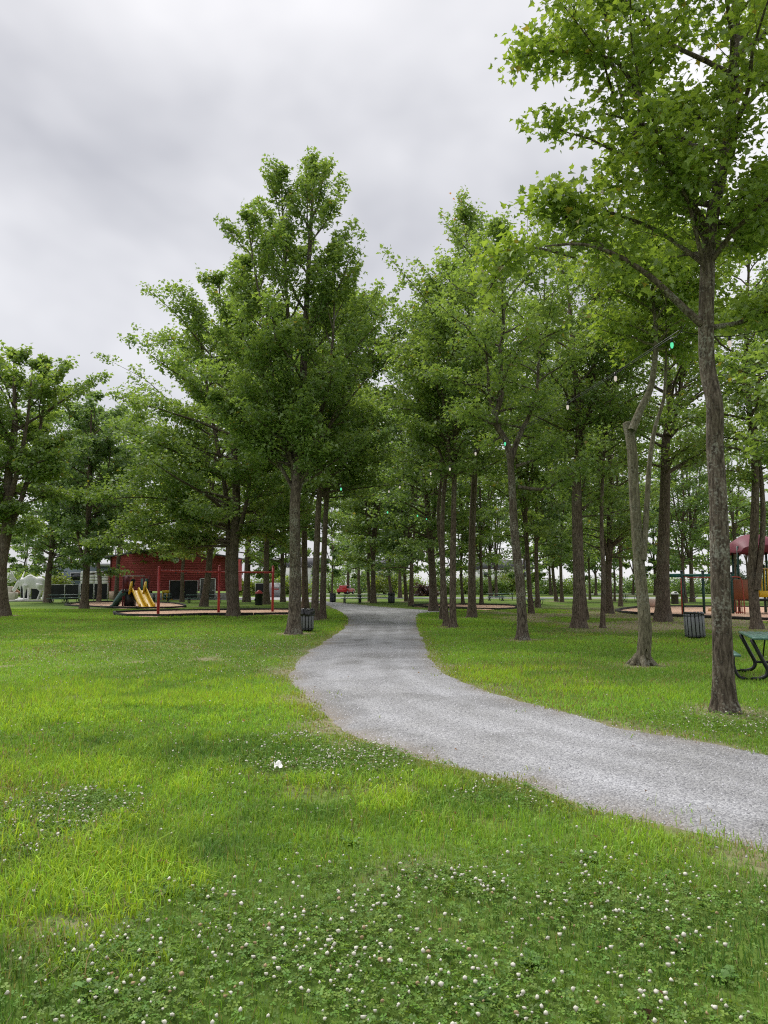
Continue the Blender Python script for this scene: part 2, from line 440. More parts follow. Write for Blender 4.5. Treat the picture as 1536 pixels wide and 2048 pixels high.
def gravel_mat():
    m, nt, out = new_mat('crushed_grey_gravel')
    N, L = nt.nodes, nt.links
    b = N.new('ShaderNodeBsdfPrincipled'); b.inputs['Roughness'].default_value = 0.85; b.inputs['Specular IOR Level'].default_value = 0.3
    tc = N.new('ShaderNodeTexCoord')
    v = N.new('ShaderNodeTexVoronoi'); v.inputs['Scale'].default_value = 62
    v2 = N.new('ShaderNodeTexVoronoi'); v2.inputs['Scale'].default_value = 27
    n = N.new('ShaderNodeTexNoise'); n.inputs['Scale'].default_value = 0.8; n.inputs['Detail'].default_value = 7; n.inputs['Roughness'].default_value = 0.6
    mp = N.new('ShaderNodeMapping'); mp.inputs['Scale'].default_value = (1, 0.6, 1)
    for q in (v, v2): L.new(tc.outputs['Object'], q.inputs['Vector'])
    L.new(tc.outputs['Object'], mp.inputs['Vector']); L.new(mp.outputs['Vector'], n.inputs['Vector'])
    sep = N.new('ShaderNodeSeparateColor'); L.new(v.outputs['Color'], sep.inputs['Color'])
    r = N.new('ShaderNodeValToRGB')
    r.color_ramp.elements[0].position, r.color_ramp.elements[0].color = 0.0, (0.180, 0.182, 0.194, 1)
    r.color_ramp.elements[1].position, r.color_ramp.elements[1].color = 1.0, (0.385, 0.39, 0.402, 1)
    L.new(sep.outputs['Red'], r.inputs['Fac'])
    r2 = N.new('ShaderNodeValToRGB')
    r2.color_ramp.elements[0].position, r2.color_ramp.elements[0].color = 0.3, (0.80, 0.79, 0.77, 1)
    r2.color_ramp.elements[1].position, r2.color_ramp.elements[1].color = 0.7, (1.12, 1.12, 1.14, 1)
    L.new(n.outputs['Fac'], r2.inputs['Fac'])
    mul = N.new('ShaderNodeMixRGB'); mul.blend_type = 'MULTIPLY'; mul.inputs['Fac'].default_value = 1
    L.new(r.outputs['Color'], mul.inputs['Color1']); L.new(r2.outputs['Color'], mul.inputs['Color2'])
    aw = N.new('ShaderNodeAttribute'); aw.attribute_name = 'worn'
    rw = N.new('ShaderNodeValToRGB')
    rw.color_ramp.elements[0].position, rw.color_ramp.elements[0].color = 0.0, (0.74, 0.735, 0.72, 1)
    rw.color_ramp.elements[1].position, rw.color_ramp.elements[1].color = 1.0, (1.28, 1.28, 1.28, 1)
    L.new(aw.outputs['Fac'], rw.inputs['Fac'])
    mw = N.new('ShaderNodeMixRGB'); mw.blend_type = 'MULTIPLY'; mw.inputs['Fac'].default_value = 1
    L.new(mul.outputs['Color'], mw.inputs['Color1']); L.new(rw.outputs['Color'], mw.inputs['Color2'])
    mul = mw
    at = N.new('ShaderNodeAttribute'); at.attribute_name = 'earth'
    mx = N.new('ShaderNodeMixRGB'); mx.inputs['Color2'].default_value = (0.24, 0.20, 0.155, 1)
    L.new(at.outputs['Fac'], mx.inputs['Fac']); L.new(mul.outputs['Color'], mx.inputs['Color1'])
    L.new(mx.outputs['Color'], b.inputs['Base Color'])
    bp = N.new('ShaderNodeBump'); bp.inputs['Strength'].default_value = 0.8; bp.inputs['Distance'].default_value = 0.015; bp.invert = True
    ad = N.new('ShaderNodeMath'); ad.operation = 'ADD'
    L.new(v.outputs['Distance'], ad.inputs[0]); L.new(v2.outputs['Distance'], ad.inputs[1])
    L.new(ad.outputs[0], bp.inputs['Height']); L.new(bp.outputs['Normal'], b.inputs['Normal'])
    L.new(b.outputs['BSDF'], out.inputs['Surface'])
    return m
def mulch_mat():
    m, nt, out = new_mat('cedar_wood_chips')
    N, L = nt.nodes, nt.links
    b = N.new('ShaderNodeBsdfPrincipled'); b.inputs['Roughness'].default_value = 0.9
    tc = N.new('ShaderNodeTexCoord')
    v = N.new('ShaderNodeTexVoronoi'); v.inputs['Scale'].default_value = 14
    L.new(tc.outputs['Object'], v.inputs['Vector'])
    sep = N.new('ShaderNodeSeparateColor'); L.new(v.outputs['Color'], sep.inputs['Color'])
    r = N.new('ShaderNodeValToRGB')
    r.color_ramp.elements[0].color = (0.33, 0.185, 0.115, 1); r.color_ramp.elements[1].color = (0.74, 0.50, 0.36, 1)
    L.new(sep.outputs['Red'], r.inputs['Fac']); L.new(r.outputs['Color'], b.inputs['Base Color'])
    bp = N.new('ShaderNodeBump'); bp.inputs['Strength'].default_value = 1; bp.inputs['Distance'].default_value = 0.05
    L.new(v.outputs['Distance'], bp.inputs['Height']); L.new(bp.outputs['Normal'], b.inputs['Normal'])
    L.new(b.outputs['BSDF'], out.inputs['Surface'])
    return m
def build_ground():
    xs = axis_steps(-20, 22, 0.42, 900, 34)
    ys = axis_steps(0, 48, 0.42, 900, 34)
    X, Y = np.meshgrid(xs, ys)
    V = np.stack([X.ravel(), Y.ravel(), np.zeros(X.size)], 1)
    nx = len(xs)
    i, j = np.meshgrid(np.arange(nx - 1), np.arange(len(ys) - 1))
    a = (j * nx + i).ravel()
    Q = np.stack([a, a + 1, a + nx + 1, a + nx], 1)
    b = ground_bare(V[:, 0], V[:, 1])
    o = link('ground', mesh_np('ground', V, [Q], [turf_mat()], attrs={'bare': b}))
    tag(o, kind='structure')
    # gravel path: rows of cross strips between its two edges, with wheel tracks and earthy margins
    fe = far_edge[:6] + far_edge[10:]
    A_ = jag(near_edge, 1400, 1, 0.06); B_ = jag(fe, 1400, 2, 0.06)[::-1]
    # matching stations along the two edges keep the cross strips from folding over each other
    st = np.array([(0, 0), (1, 1), (3, 2), (4, 2.6), (5, 3.2), (6, 4), (7, 4.6), (8, 5.4), (9, 6), (10, 7), (11, 7.6), (12, 8), (13, 8.5), (14, 9), (15, 10), (16, 11.5), (17, 13.5), (18, 15), (19, 16), (20, 17)])
    u_ = np.linspace(0, len(st) - 1, 700)
    pick = lambda E, col, kmax: np.stack([np.interp(np.interp(u_, np.arange(len(st)), st[:, col]) / kmax * 1399, np.arange(1400), E[:, c]) for c in (0, 1)], 1)
    A_, B_ = pick(A_, 0, len(near_edge) - 1), pick(B_, 1, len(fe) - 1)
    aa = np.concatenate([[0, 0.012], np.linspace(0.06, 0.94, 15), [0.988, 1]]); m = len(aa)
    V = (A_[:, None] * (1 - aa)[None, :, None] + B_[:, None] * aa[None, :, None]).reshape(-1, 2)
    zc = np.full(m, 0.004); zc[0] = zc[-1] = -0.003        # the sheet dips into the turf along both edges
    V = np.column_stack([V, np.tile(zc, 700)])
    k = np.arange(699)[:, None] * m + np.arange(m - 1)
    Q = np.stack([k, k + 1, k + m + 1, k + m], -1).reshape(-1, 4)
    ac = np.tile(aa, 700); wid = np.repeat(np.linalg.norm(A_ - B_, axis=1), m)
    nz = fbm(V[:, 0] * 1.3, V[:, 1] * 1.3, 12); nz2 = fbm(V[:, 0] * 0.5, V[:, 1] * 0.5, 14)
    ed = np.minimum(ac, 1 - ac) * wid
    earth = np.clip(sstep(0.55, 0.0, ed) * sstep(0.38, 0.62, nz) * 0.6 + sstep(0.10, 0.0, ed) * 0.15, 0, 1) * np.where(ac < 0.5, 1, 0.55)
    trk = sum(np.exp(-((ac - c_) / 0.055) ** 2) for c_ in (0.27, 0.52, 0.74)) * sstep(0.3, 0.6, nz2)
    worn = np.clip(0.5 + 0.5 * trk - 0.55 * sstep(0.5, 0.68, nz) * sstep(0.45, 0.6, 1 - nz2 + 0.2), 0, 1)
    far_br = [G(*p)[:2] for p in ((836, 1228.5), (862, 1225), (905, 1224), (905, 1221.5), (860, 1220), (812, 1217.5), (800, 1222))]
    n0 = len(V)
    V = np.vstack([V, np.column_stack([far_br, np.full(len(far_br), 0.003)])])
    fb = [[n0 + i for i in range(len(far_br))][::-1]]
    me = mesh_np('gravel_path', V, [Q, np.array(fb)], [gravel_mat()], attrs={'earth': np.append(earth, [0] * len(far_br)), 'worn': np.append(worn, [0.5] * len(far_br))})
    bm = bmesh.new(); bm.from_mesh(me); bmesh.ops.recalc_face_normals(bm, faces=bm.faces)
    for f in bm.faces:
        if f.normal.z < 0: f.normal_flip()
    bm.to_mesh(me); bm.free()
    tag(link('gravel_path', me), kind='structure')
    mm = mulch_mat()
    for k, p in BEDP.items():
        m = MB(); c = p.mean(0)
        n = len(p)
        rings = [np.column_stack([c + (p - c) * s, np.full(n, z)]) for s, z in ((1.0, 0.006), (0.93, 0.05), (0.6, 0.075), (0.02, 0.08))]
        V = np.vstack(rings); kk = np.arange(n); k2 = (kk + 1) % n
        q = np.concatenate([np.stack([r * n + kk, r * n + k2, (r + 1) * n + k2, (r + 1) * n + kk], 1) for r in range(3)])
        m.add(V, q)
        tag(m.build('wood_chip_bed', mm, smooth=True), kind='structure')
    asphalt = plain('pale_asphalt', (0.30, 0.30, 0.31), 0.9, var=0.15, scale=0.6)
    m = MB(); m.add([(-70, 92, 0.008), (140, 92, 0.008), (140, 101, 0.008), (-70, 101, 0.008)], [[0, 1, 2, 3]])
    m.add([(-26, 84, 0.009), (-10.2, 84, 0.009), (-8, 92, 0.009), (-26, 92, 0.009)], [[0, 1, 2, 3]])
    tag(m.build('road', asphalt), kind='structure')
    m = MB(); m.add([(-120, 134, 0.008), (160, 134, 0.008), (160, 143, 0.008), (-120, 143, 0.008)], [[0, 1, 2, 3]])
    tag(m.build('road', asphalt), kind='structure')

# ------------------------------------------------------------------ trees
GA = math.pi * (3 - math.sqrt(5))
def leaf_arrays(rng, pos, tang, size, kind, upbias=1.0):
    n = len(pos)
    nr = nrm(rng.normal(0, 0.62, (n, 3)) + np.array([0, 0, upbias]))
    d = tang * 0.6 + rng.normal(0, 0.75, (n, 3)) + np.array([0, 0, -0.28])
    d = nrm(d - nr * (d * nr).sum(1, keepdims=True))
    sd = np.cross(d, nr)
    sz = size * rng.uniform(0.5, 1.3, n)
    if kind == 'A':
        half = [(0.33, 0.04), (0.25, 0.2), (0.54, 0.42), (0.22, 0.56)]
    elif kind == 'B':
        half = [(0.46, 0.32), (0.15, 0.52)]
    else:
        half = [(0.40, 0.46)]
    pts = [(0, 0)] + half + [(0, 1.0)] + [(-x, y) for x, y in reversed(half)]
    h = len(half); k = len(pts)
    fold, droop = rng.uniform(0.05, 0.5, n), rng.uniform(0.05, 0.5, n)
    V = np.empty((n, k, 3))
    for j, (x, y) in enumerate(pts):
        V[:, j] = pos + sz[:, None] * (sd * x + d * y + nr * (fold * abs(x) - droop * y * y)[:, None])
    base = (np.arange(n) * k)[:, None]
    R = [np.array([[0] + list(range(1, h + 2))]), np.array([[0] + list(range(h + 1, k))])]
    if kind == 'A':
        faces = [(base + r).astype(np.int32) for r in R]
    elif kind == 'B':
        faces = [np.concatenate([base + np.array([[0, 1, 2]]), base + np.array([[0, 2, 3]]), base + np.array([[0, 3, 4]]), base + np.array([[0, 4, 5]])])]
    else:
        faces = [np.concatenate([base + np.array([[0, 1, 2]]), base + np.array([[0, 2, 3]])])]
    return V.reshape(-1, 3), faces, k

def prof(kind, u):
    if kind == 'cone':  return np.minimum(1, 0.62 + 2.2 * u) * (1 - u) ** 0.72 * 1.12 + 0.06
    if kind == 'oval':  return np.sqrt(np.clip(1 - ((u - 0.42) / 0.62) ** 2, 0.02, 1))
    if kind == 'round': return np.sqrt(np.clip(1 - ((u - 0.5) / 0.58) ** 2, 0.05, 1))
    if kind == 'column':return np.clip(0.65 + 0.5 * u, 0, 1) * np.sqrt(np.clip(1 - u ** 3, 0.03, 1))
    return np.ones_like(u)

def branches_from(rng, axis, arad, zlo, zhi, N, R, pk, e0, e1, curve, az0, wob=0.12, asym=None, steps=7):
    """N curved boughs leaving an axis polyline; returns points (N,steps,3) and radii"""
    u = (np.arange(N) + rng.uniform(0.1, 0.9, N)) / N
    z = zlo + u * (zhi - zlo)
    zz = axis[:, 2]
    o = np.argsort(zz)
    st = np.stack([np.interp(z, zz[o], axis[o, k]) for k in range(3)], 1)
    r0 = np.interp(z, zz[o], arad[o])
    az = az0 + np.arange(N) * GA + rng.normal(0, 0.35, N)
    L = R * prof(pk, u) * rng.uniform(0.72, 1.15, N)
    if asym is not None:
        L = L * (1 + asym[0] * np.cos(az - asym[1]))
    el = e0 + (e1 - e0) * u + rng.normal(0, 0.13, N)
    # boughs near the top stay short so that the crown ends where the leader ends
    rise = L * np.sin(np.clip(el + curve * 0.5, 0.05, 1.5)) / np.maximum(0.55, np.cos(el))
    L = L * np.clip((zhi - z - 0.1 + 0.04 * R) / np.maximum(rise, 1e-3), 0.12, 1.0)
    P = np.empty((N, steps, 3)); P[:, 0] = st
    h = np.stack([np.cos(az), np.sin(az), 0 * az], 1)
    for s in range(1, steps):
        el_s = el + curve * (s / (steps - 1)) + rng.normal(0, wob, N)
        az_s = az + rng.normal(0, wob * 1.3, N)
        h = np.stack([np.cos(az_s), np.sin(az_s), 0 * az], 1)
        d = h * np.cos(el_s)[:, None] + np.array([0, 0, 1.0]) * np.sin(el_s)[:, None]
        P[:, s] = P[:, s - 1] + d * (L / (steps - 1))[:, None] / np.maximum(0.55, np.cos(el))[:, None]
    rb = np.minimum(r0 * 0.5, 0.012 + 0.017 * L)
    t = np.linspace(0, 1, steps)
    RR = rb[:, None] * (1 - t) ** 0.9 + 0.006
    return P, RR, L

def subs_from(rng, P, L, m, lo=0.22, k=0.42, minl=0.35, plume=0.12):
    N, S, _ = P.shape
    s = lo + (1 - lo) * (np.arange(m) + rng.uniform(0, 1, (N, m))) / m
    s[:, -1] = 0.99
    f = s * (S - 1); i = np.minimum(f.astype(int), S - 2); w = (f - i)[..., None]
    ar = np.arange(N)[:, None]
    a, b = P[ar, i], P[ar, i + 1]
    st = a * (1 - w) + b * w
    tg = nrm(b - a)
    side = nrm(np.cross(tg, np.array([0, 0, 1.0])))
    sg = np.where((np.arange(m) % 2)[None] == 0, 1, -1) * np.ones((N, 1))
    ang = rng.uniform(0.45, 1.05, (N, m)) * sg
    ang[:, -1] *= 0.2
    up = rng.normal(plume, 0.3, (N, m))
    d = nrm(tg * np.cos(ang)[..., None] + side * np.sin(ang)[..., None] + np.array([0, 0, 1.0]) * up[..., None])
    ln = np.maximum(minl, k * L[:, None] * (1.1 - 0.75 * s)) * rng.uniform(0.6, 1.25, (N, m))
    p1 = st + d * (ln * 0.5)[..., None]
    bend = rng.normal(0, 0.22, (N, m, 3)) + np.array([0, 0, 0.03])
    p2 = p1 + nrm(d + bend) * (ln * 0.5)[..., None]
    return st.reshape(-1, 3), p1.reshape(-1, 3), p2.reshape(-1, 3), ln.ravel()

GREENS = {                              # leaf albedo: dark side, light side
    'maple': ((0.120, 0.215, 0.064), (0.295, 0.415, 0.115)),
    'deep':  ((0.102, 0.195, 0.065), (0.245, 0.365, 0.112)),
    'fresh': ((0.140, 0.235, 0.046), (0.320, 0.440, 0.088)),
    'blue':  ((0.105, 0.195, 0.082), (0.230, 0.345, 0.138)),
}
def build_tree(seed, bx, by, w, top, cb, rpx, n, size, kind='C', pk='oval', path=None, stems=(), green='maple', bark='bark', label='', group=None, nb=None, e0=0.25, e1=1.05, curve=-0.1, limbs=(), asym=None, msub=8, name='maple_tree', lean=0.0, rough=0.0, base=None, spread=1.0, cut=None, sub_min=0.35, stub=False, plume=0.25, low=True):
    rng = np.random.default_rng(seed)
    b0 = G(bx, by) if base is None else np.array(base, float)
    Y = b0[1]; S = Y / F
    r0 = w * 0.5 * S
    if bx > 850 and 14 < Y < 45: n = int(n * 0.78); size *= 0.92     # the right-hand grove is thin and lets the sky through
    if 42 < Y and low: cb += 45
    if 42 < Y: e0 += 0.12; curve = -0.35; n = int(n * 1.15); size *= 1.12
    H = PD(bx, top, Y)[2]; hb = max(PD(bx, cb, Y)[2], 2.3); R = rpx * S
    o = thing(name, label, 'tree', tuple(b0), 0, group)
    TREE_BASES.append((b0[0], b0[1], r0))
    W_V, W_Q, off = [], [], 0
    def addw(V, Q):
        nonlocal off
        W_V.append(V); W_Q.append(Q + off); off += len(V)
    near = Y < 33
    sides, segs = (28, 70) if Y < 12 else (20, 46) if near else (10, 18)
    # main stem
    if path is None:
        k = 6
        pts = [np.array([b0[0] + lean * H * (j / k) + (rng.normal(0, 0.006) * H if 0 < j else 0), Y + (rng.normal(0, 0.008) * H if j else 0), H * 0.97 * j / k]) for j in range(k + 1)]
    else:
        pts = [np.array(b0)] + [PD(px_, py_, Y) + np.array([0, rng.normal(0, 0.03 if Y < 12 else 0.12), 0]) for px_, py_ in path]
    A = spline(pts, segs)
    A[:, 2] -= 0.75 * np.clip(A[:, 2] / H, 0, 1.2) ** 4
    tt = np.concatenate([[0], np.cumsum(np.linalg.norm(np.diff(A, axis=0), axis=1))]); tl = tt[-1]
    u = tt / tl
    taper = 1 - 0.25 * u if stub else (1 - u) ** (0.55 if Y < 12 else 0.85) * 0.9 + 0.1
    ar = r0 * taper
    ar_flare = ar * (1 + 0.42 * np.exp(-tt / (r0 * 1.0)) + 0.08 * np.exp(-tt / (r0 * 4)))
    V, Q = tube_arrays(A[None], ar_flare[None], sides)
    if near:                            # ridged, lumpy stem with root flare
        ang = np.tile(np.arange(sides) * 2 * math.pi / sides, segs); hh = np.repeat(tt, sides)
        rr = np.repeat(ar_flare, sides)
        ctr = np.repeat(A, sides, 0)
        lob = np.exp(-hh / (r0 * 1.3)) * 0.20 * np.cos(ang * 5 + seed)
        nz = (fbm(np.cos(ang) * 3 + 9, np.sin(ang) * 3 + hh * 1.4, seed, 3) - 0.5) * (0.16 + rough) + (fbm(ang * 5, hh * 5, seed + 3, 2) - 0.5) * 0.07
        V = ctr + (V - ctr) * (1 + lob + nz)[:, None]
    V[:sides, 2] = -0.05
    if stub:                            # sawn-off top, slightly domed
        e_ = V[-sides:]; c_ = e_.mean(0)
        V = np.vstack([V, c_ + (e_ - c_) * 0.5 + [0, 0, 0.02], c_ + (e_ - c_) * 0.02 + [0, 0, 0.025]])
        kq = np.arange(sides); n0 = segs * sides
        for r_ in (-1, 0): Q = np.vstack([Q, np.stack([n0 + r_ * sides + kq, n0 + r_ * sides + (kq + 1) % sides, n0 + (r_ + 1) * sides + (kq + 1) % sides, n0 + (r_ + 1) * sides + kq], 1)])
    addw(V, Q)
    axes = [(A, ar, 1.0)]
    if path is None and not stems:
        nst = 4 if Y < 75 else 3
        for j in range(nst):
            az_ = j * 2 * math.pi / nst + rng.uniform(0, 1.2); z0 = hb + (H - hb) * rng.uniform(0.0, 0.22); z1 = hb + (H - hb) * rng.uniform(0.62, 0.92)
            out_ = R * rng.uniform(0.30, 0.5); c_ = np.array([np.interp(z0, A[:, 2], A[:, q]) for q in range(3)])
            hd = np.array([math.cos(az_), math.sin(az_), 0])
            B = spline([c_, c_ + hd * out_ * 0.45 + [0, 0, (z1 - z0) * 0.25], c_ + hd * out_ * 0.85 + [0, 0, (z1 - z0) * 0.6], c_ + hd * out_ + [0, 0, z1 - z0]], 14)
            br = r0 * 0.5 * ((1 - np.linspace(0, 1, 14)) ** 0.8 * 0.88 + 0.12)
            addw(*tube_arrays(B[None], br[None], 6)); axes.append((B, br, 0.72))
    for sp in stems:
        pp, fr = sp[0], sp[1]
        dy = sp[2] if len(sp) > 2 else rng.normal(0, 0.5)
        q = [PD(x, y, Y) + np.array([0, dy * (j / max(1, len(pp) - 1)), 0]) for j, (x, y) in enumerate(pp)]
        B = spline(q, 26)
        B[:, 2] -= 0.75 * np.clip(B[:, 2] / H, 0, 1.2) ** 4
        ub = np.linspace(0, 1, 26)
        br = r0 * fr * ((1 - ub) ** 0.8 * 0.88 + 0.12)
        addw(*tube_arrays(B[None], br[None], 12 if near else 8))
        axes.append((B, br, 0.75))
    PB, RB, LB = [], [], []
    nb = nb or int(26 + 10 * (H - hb) / 3)
    tot = sum((a[0][-1, 2] - max(a[0][0, 2], hb)) for a in axes)
    for ai, (A_, r_, f_) in enumerate(axes):
        zl, zh = max(A_[0, 2], hb), A_[-1, 2] * 0.995
        if zh - zl < 0.4: continue
        Na = max(4, int(nb * (zh - zl) / max(tot, 0.1)))
        p, r, l = branches_from(rng, A_, r_, zl, zh, Na, R * f_, pk, e0, e1, curve, rng.uniform(0, 6.28), asym=asym)
        if cut is not None:
            kb = cut(p[:, -1]) & cut(p[:, 4]) & cut(p[:, 2]); p, r, l = p[kb], r[kb], l[kb]
        PB.append(p); RB.append(r); LB.append(l)
    for lm in limbs:                    # explicit boughs seen in the photograph
        pp, fr, dy = lm
        q = [PD(x, y, Y) + np.array([0, dy * (j / max(1, len(pp) - 1)), 0]) for j, (x, y) in enumerate(pp)]
        B = spline(q, 7)
        ln = np.linalg.norm(np.diff(B, axis=0), axis=1).sum()
        Bf = spline(q, 22)
        addw(*tube_arrays(Bf[None], (r0 * fr * (1 - np.linspace(0, 1, 22)) ** 0.8 + 0.008)[None], 10))
        PB.append(B[None]); RB.append(None); LB.append(np.array([ln]))
    p0s, p1s, p2s, lns = [], [], [], []
    for p, r, l in zip(PB, RB, LB):
        if r is not None: addw(*tube_arrays(p, r, 6) if near else tube_arrays(p[:, ::2], r[:, ::2], 4 if Y < 42 else 3))
        ms = msub if r is not None else msub + 5
        a, b, c, d = subs_from(rng, p, l, ms, minl=sub_min, plume=plume)
        p0s.append(a); p1s.append(b); p2s.append(c); lns.append(d)
    p0, p1, p2, ln = map(np.concatenate, (p0s, p1s, p2s, lns))
    if cut is not None:
        kp = cut(p2) & cut(p1); p0, p1, p2, ln = p0[kp], p1[kp], p2[kp], ln[kp]
    if Y < 37:
        P3 = np.stack([p0, p1, p2], 1)
        rs = (0.003 + 0.004 * np.minimum(ln, 2))[:, None] * np.array([1.0, 0.7, 0.3])
        addw(*tube_arrays(P3, rs, 3))
    mesh = mesh_np('trunk', np.vstack(W_V) - b0, [np.vstack(W_Q)], [M[bark]], True)
    tr = link('trunk', mesh, o)
    # leaves strung along the twigs
    pr = ln ** 0.9; pr /= pr.sum()
    # some twigs are thin and some full, which gives clumps and gaps
    full = rng.uniform(0.25, 1.6, len(ln)); pr = pr * full; pr /= pr.sum()
    idx = rng.choice(len(ln), n, p=pr)
    t = rng.uniform(0.08, 1.05, n)[:, None]
    pos = p0[idx] * (1 - t) ** 2 + 2 * p1[idx] * t * (1 - t) + p2[idx] * t * t
    sg = (0.13 + 0.15 * np.minimum(ln[idx], 1.4))[:, None] * spread
    nz = rng.normal(0, 1, (n, 3)); nz *= np.minimum(1, 1.5 / np.linalg.norm(nz, axis=1, keepdims=True))
    pos = pos + nz * sg * np.array([1, 1, 0.7])
    if cut is not None: keep = cut(pos); pos, idx, t = pos[keep], idx[keep], t[keep]; n = len(pos)
    tang = nrm(p2[idx] - p0[idx])
    V, faces, k = leaf_arrays(rng, pos, tang, size * (1.18 if kind == 'C' else 1.12 if kind == 'B' else 1.0), kind)
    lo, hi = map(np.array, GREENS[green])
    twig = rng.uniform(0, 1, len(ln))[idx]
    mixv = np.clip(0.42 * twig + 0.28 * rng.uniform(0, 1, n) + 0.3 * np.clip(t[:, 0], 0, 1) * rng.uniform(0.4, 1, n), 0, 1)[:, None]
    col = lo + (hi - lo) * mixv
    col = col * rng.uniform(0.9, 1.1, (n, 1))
    yel = rng.uniform(0, 1, n) < 0.012
    col[yel] = np.array([0.26, 0.23, 0.05])
    if rough > 0.5: pass
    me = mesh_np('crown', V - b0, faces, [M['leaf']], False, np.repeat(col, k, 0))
    cr = link('crown', me, o)
    cr['kind'] = 'stuff'
    return o

def r18_cut(p):                         # open air under the top-left bough of the nearest tree
    x, z = p[:, 0], p[:, 2]
    gap = (x < 3.15) & (z > 7.3) & (z < 8.1)
    gap |= (x < 1.25)
    gap |= (p[:, 1] < 9.5) & (z < 6.3)     # no boughs hang in front of the stem
    gap |= (x > 2.55) & (x < 4.15) & (z < 5.02 + (4.1 - x) * 0.62) & (z > 3.0)     # clear below the big arching limb
    return ~gap
def build_trees():
    bt = build_tree
    # --- the nearest tree, right
    bt(18, 1450, 1425, 39, -520, 560, 290, 24000, 0.100, 'A', 'oval', green='fresh', bark='bark_grey',
       path=[(1441, 1200), (1434, 1000), (1431, 890), (1427, 810), (1419, 735), (1414, 660), (1413, 580), (1417, 500), (1428, 420), (1450, 320), (1463, 180), (1472, 0), (1480, -300)],
       stems=[([(1416, 480), (1385, 400), (1345, 330), (1300, 240), (1270, 120), (1250, 0), (1235, -170)], 0.45, 0.9)],
       limbs=[([(1402, 648), (1350, 610), (1290, 565), (1220, 530), (1150, 515), (1075, 525)], 0.36, -0.5), ([(1418, 656), (1490, 638), (1540, 612), (1610, 600)], 0.24, 0.4),
              ([(1290, 215), (1240, 120), (1180, 95), (1110, 80), (1045, 85)], 0.18, 0.3), ([(1412, 560), (1375, 480), (1330, 410), (1240, 350)], 0.2, -0.8),
              ([(1410, 530), (1310, 450), (1180, 400), (1080, 400)], 0.2, 0.3), ([(1250, 520), (1180, 470), (1125, 420), (1110, 385)], 0.12, 0.1), ([(1430, 430), (1500, 390), (1590, 350)], 0.22, -0.6),
              ([(1150, 515), (1060, 500), (1010, 530), (975, 590)], 0.1, -0.2), ([(1425, 480), (1490, 470), (1570, 440)], 0.2, 0.7)],
       nb=46, msub=9, e0=0.5, e1=1.0, cut=r18_cut, name='maple_tree', label='nearest tree, tall grey-barked maple at the right edge beside the picnic table', group='maple trees of the grove')
    # --- hollow, sawn-off tree
    bt(16, 1285, 1330, 25, 330, 700, 190, 16000, 0.13, 'B', 'oval', green='fresh', bark='bark_olive', stub=True, rough=0.12,
       path=[(1287, 1250), (1281, 1130), (1273, 1000), (1268, 900), (1261, 838)],
       stems=[([(1264, 858), (1283, 812), (1304, 768), (1315, 700), (1318, 640), (1312, 540), (1306, 380)], 0.7, 0.3), ([(1287, 1120), (1296, 1020), (1305, 920), (1318, 850), (1338, 790), (1345, 740), (1350, 640), (1346, 430)], 0.5, 0.6)],
       nb=46, e0=0.3, e1=1.0, label='pale maple with a hollow at its foot and a sawn-off main stem', group='maple trees of the grove')
    # --- crooked tree with wiggly boughs
    bt(7, 1045, 1280, 20, 400, 880, 170, 20000, 0.13, 'B', 'oval', green='maple', bark='bark_grey',
       path=[(1041, 1180), (1029, 1060), (1023, 960), (1014, 890), (990, 840), (1002, 785), (1000, 703), (1008, 640), (1004, 540), (1000, 420)],
       stems=[([(1021, 930), (1030, 895), (1045, 857), (1062, 823), (1078, 765), (1082, 703), (1092, 620), (1096, 500)], 0.6, 0.5), ([(1000, 850), (978, 800), (972, 740), (962, 660)], 0.5, -0.6)],
       limbs=[([(1036, 974), (1086, 978), (1117, 964), (1165, 931), (1208, 875)], 0.34, 0.3), ([(1032, 933), (1082, 914), (1108, 884)], 0.3, -0.4)],
       nb=46, e0=0.2, e1=1.1, label='crooked maple leaning left with two bare wavy boughs, right of the path', group='maple trees of the grove')
    # --- big maple left of the path
    bt(13, 588, 1268, 25, 295, 985, 212, 54000, 0.135, 'B', 'cone', green='maple', bark='bark_grey',
       path=[(589, 1150), (593, 1000), (602, 900), (606, 760), (612, 600), (622, 430), (629, 270)],
       stems=[([(592, 1020), (588, 930), (588, 840), (578, 680), (566, 480), (560, 290)], 0.6, 0.4), ([(596, 985), (622, 900), (650, 800), (668, 680), (672, 500)], 0.45, -0.7), ([(592, 960), (560, 860), (520, 740), (490, 600), (478, 480)], 0.42, 0.8), ([(598, 960), (640, 880), (700, 800), (748, 740)], 0.34, -0.3), ([(590, 985), (540, 900), (480, 840), (420, 800)], 0.34, -0.6), ([(590, 940), (560, 840), (545, 720), (520, 560), (505, 440)], 0.36, -1.2)],
       nb=110, e0=0.35, e1=1.2, curve=0.1, msub=9, plume=0.6, sub_min=0.2, label='largest maple with a tall pointed crown, beside the grey bin left of the path', group='maple trees of the grove')
    # --- left side
    bt(101, 3, 1232, 28, 665, 1085, 155, 28000, 0.17, 'C', 'round', green='maple', label='broad maple cut by the left edge of the picture', group='maple trees of the grove', e0=0.1)
    bt(102, 95, 1205, 13, 775, 1115, 100, 13000, 0.21, 'C', 'round', green='blue', path=[(96, 1150), (100, 1115), (104, 1050), (98, 900), (96, 810)], stems=[([(98, 1125), (110, 1105), (125, 1060), (130, 960)], 0.5)], label='maple right behind the white moose statue', group='maple trees of the grove')
    bt(103, 168, 1217, 15, 765, 1120, 120, 20000, 0.18, 'C', 'round', green='blue', lean=0.012, label='maple between the dark fence screens and the playset, beside a picnic table', group='maple trees of the grove')
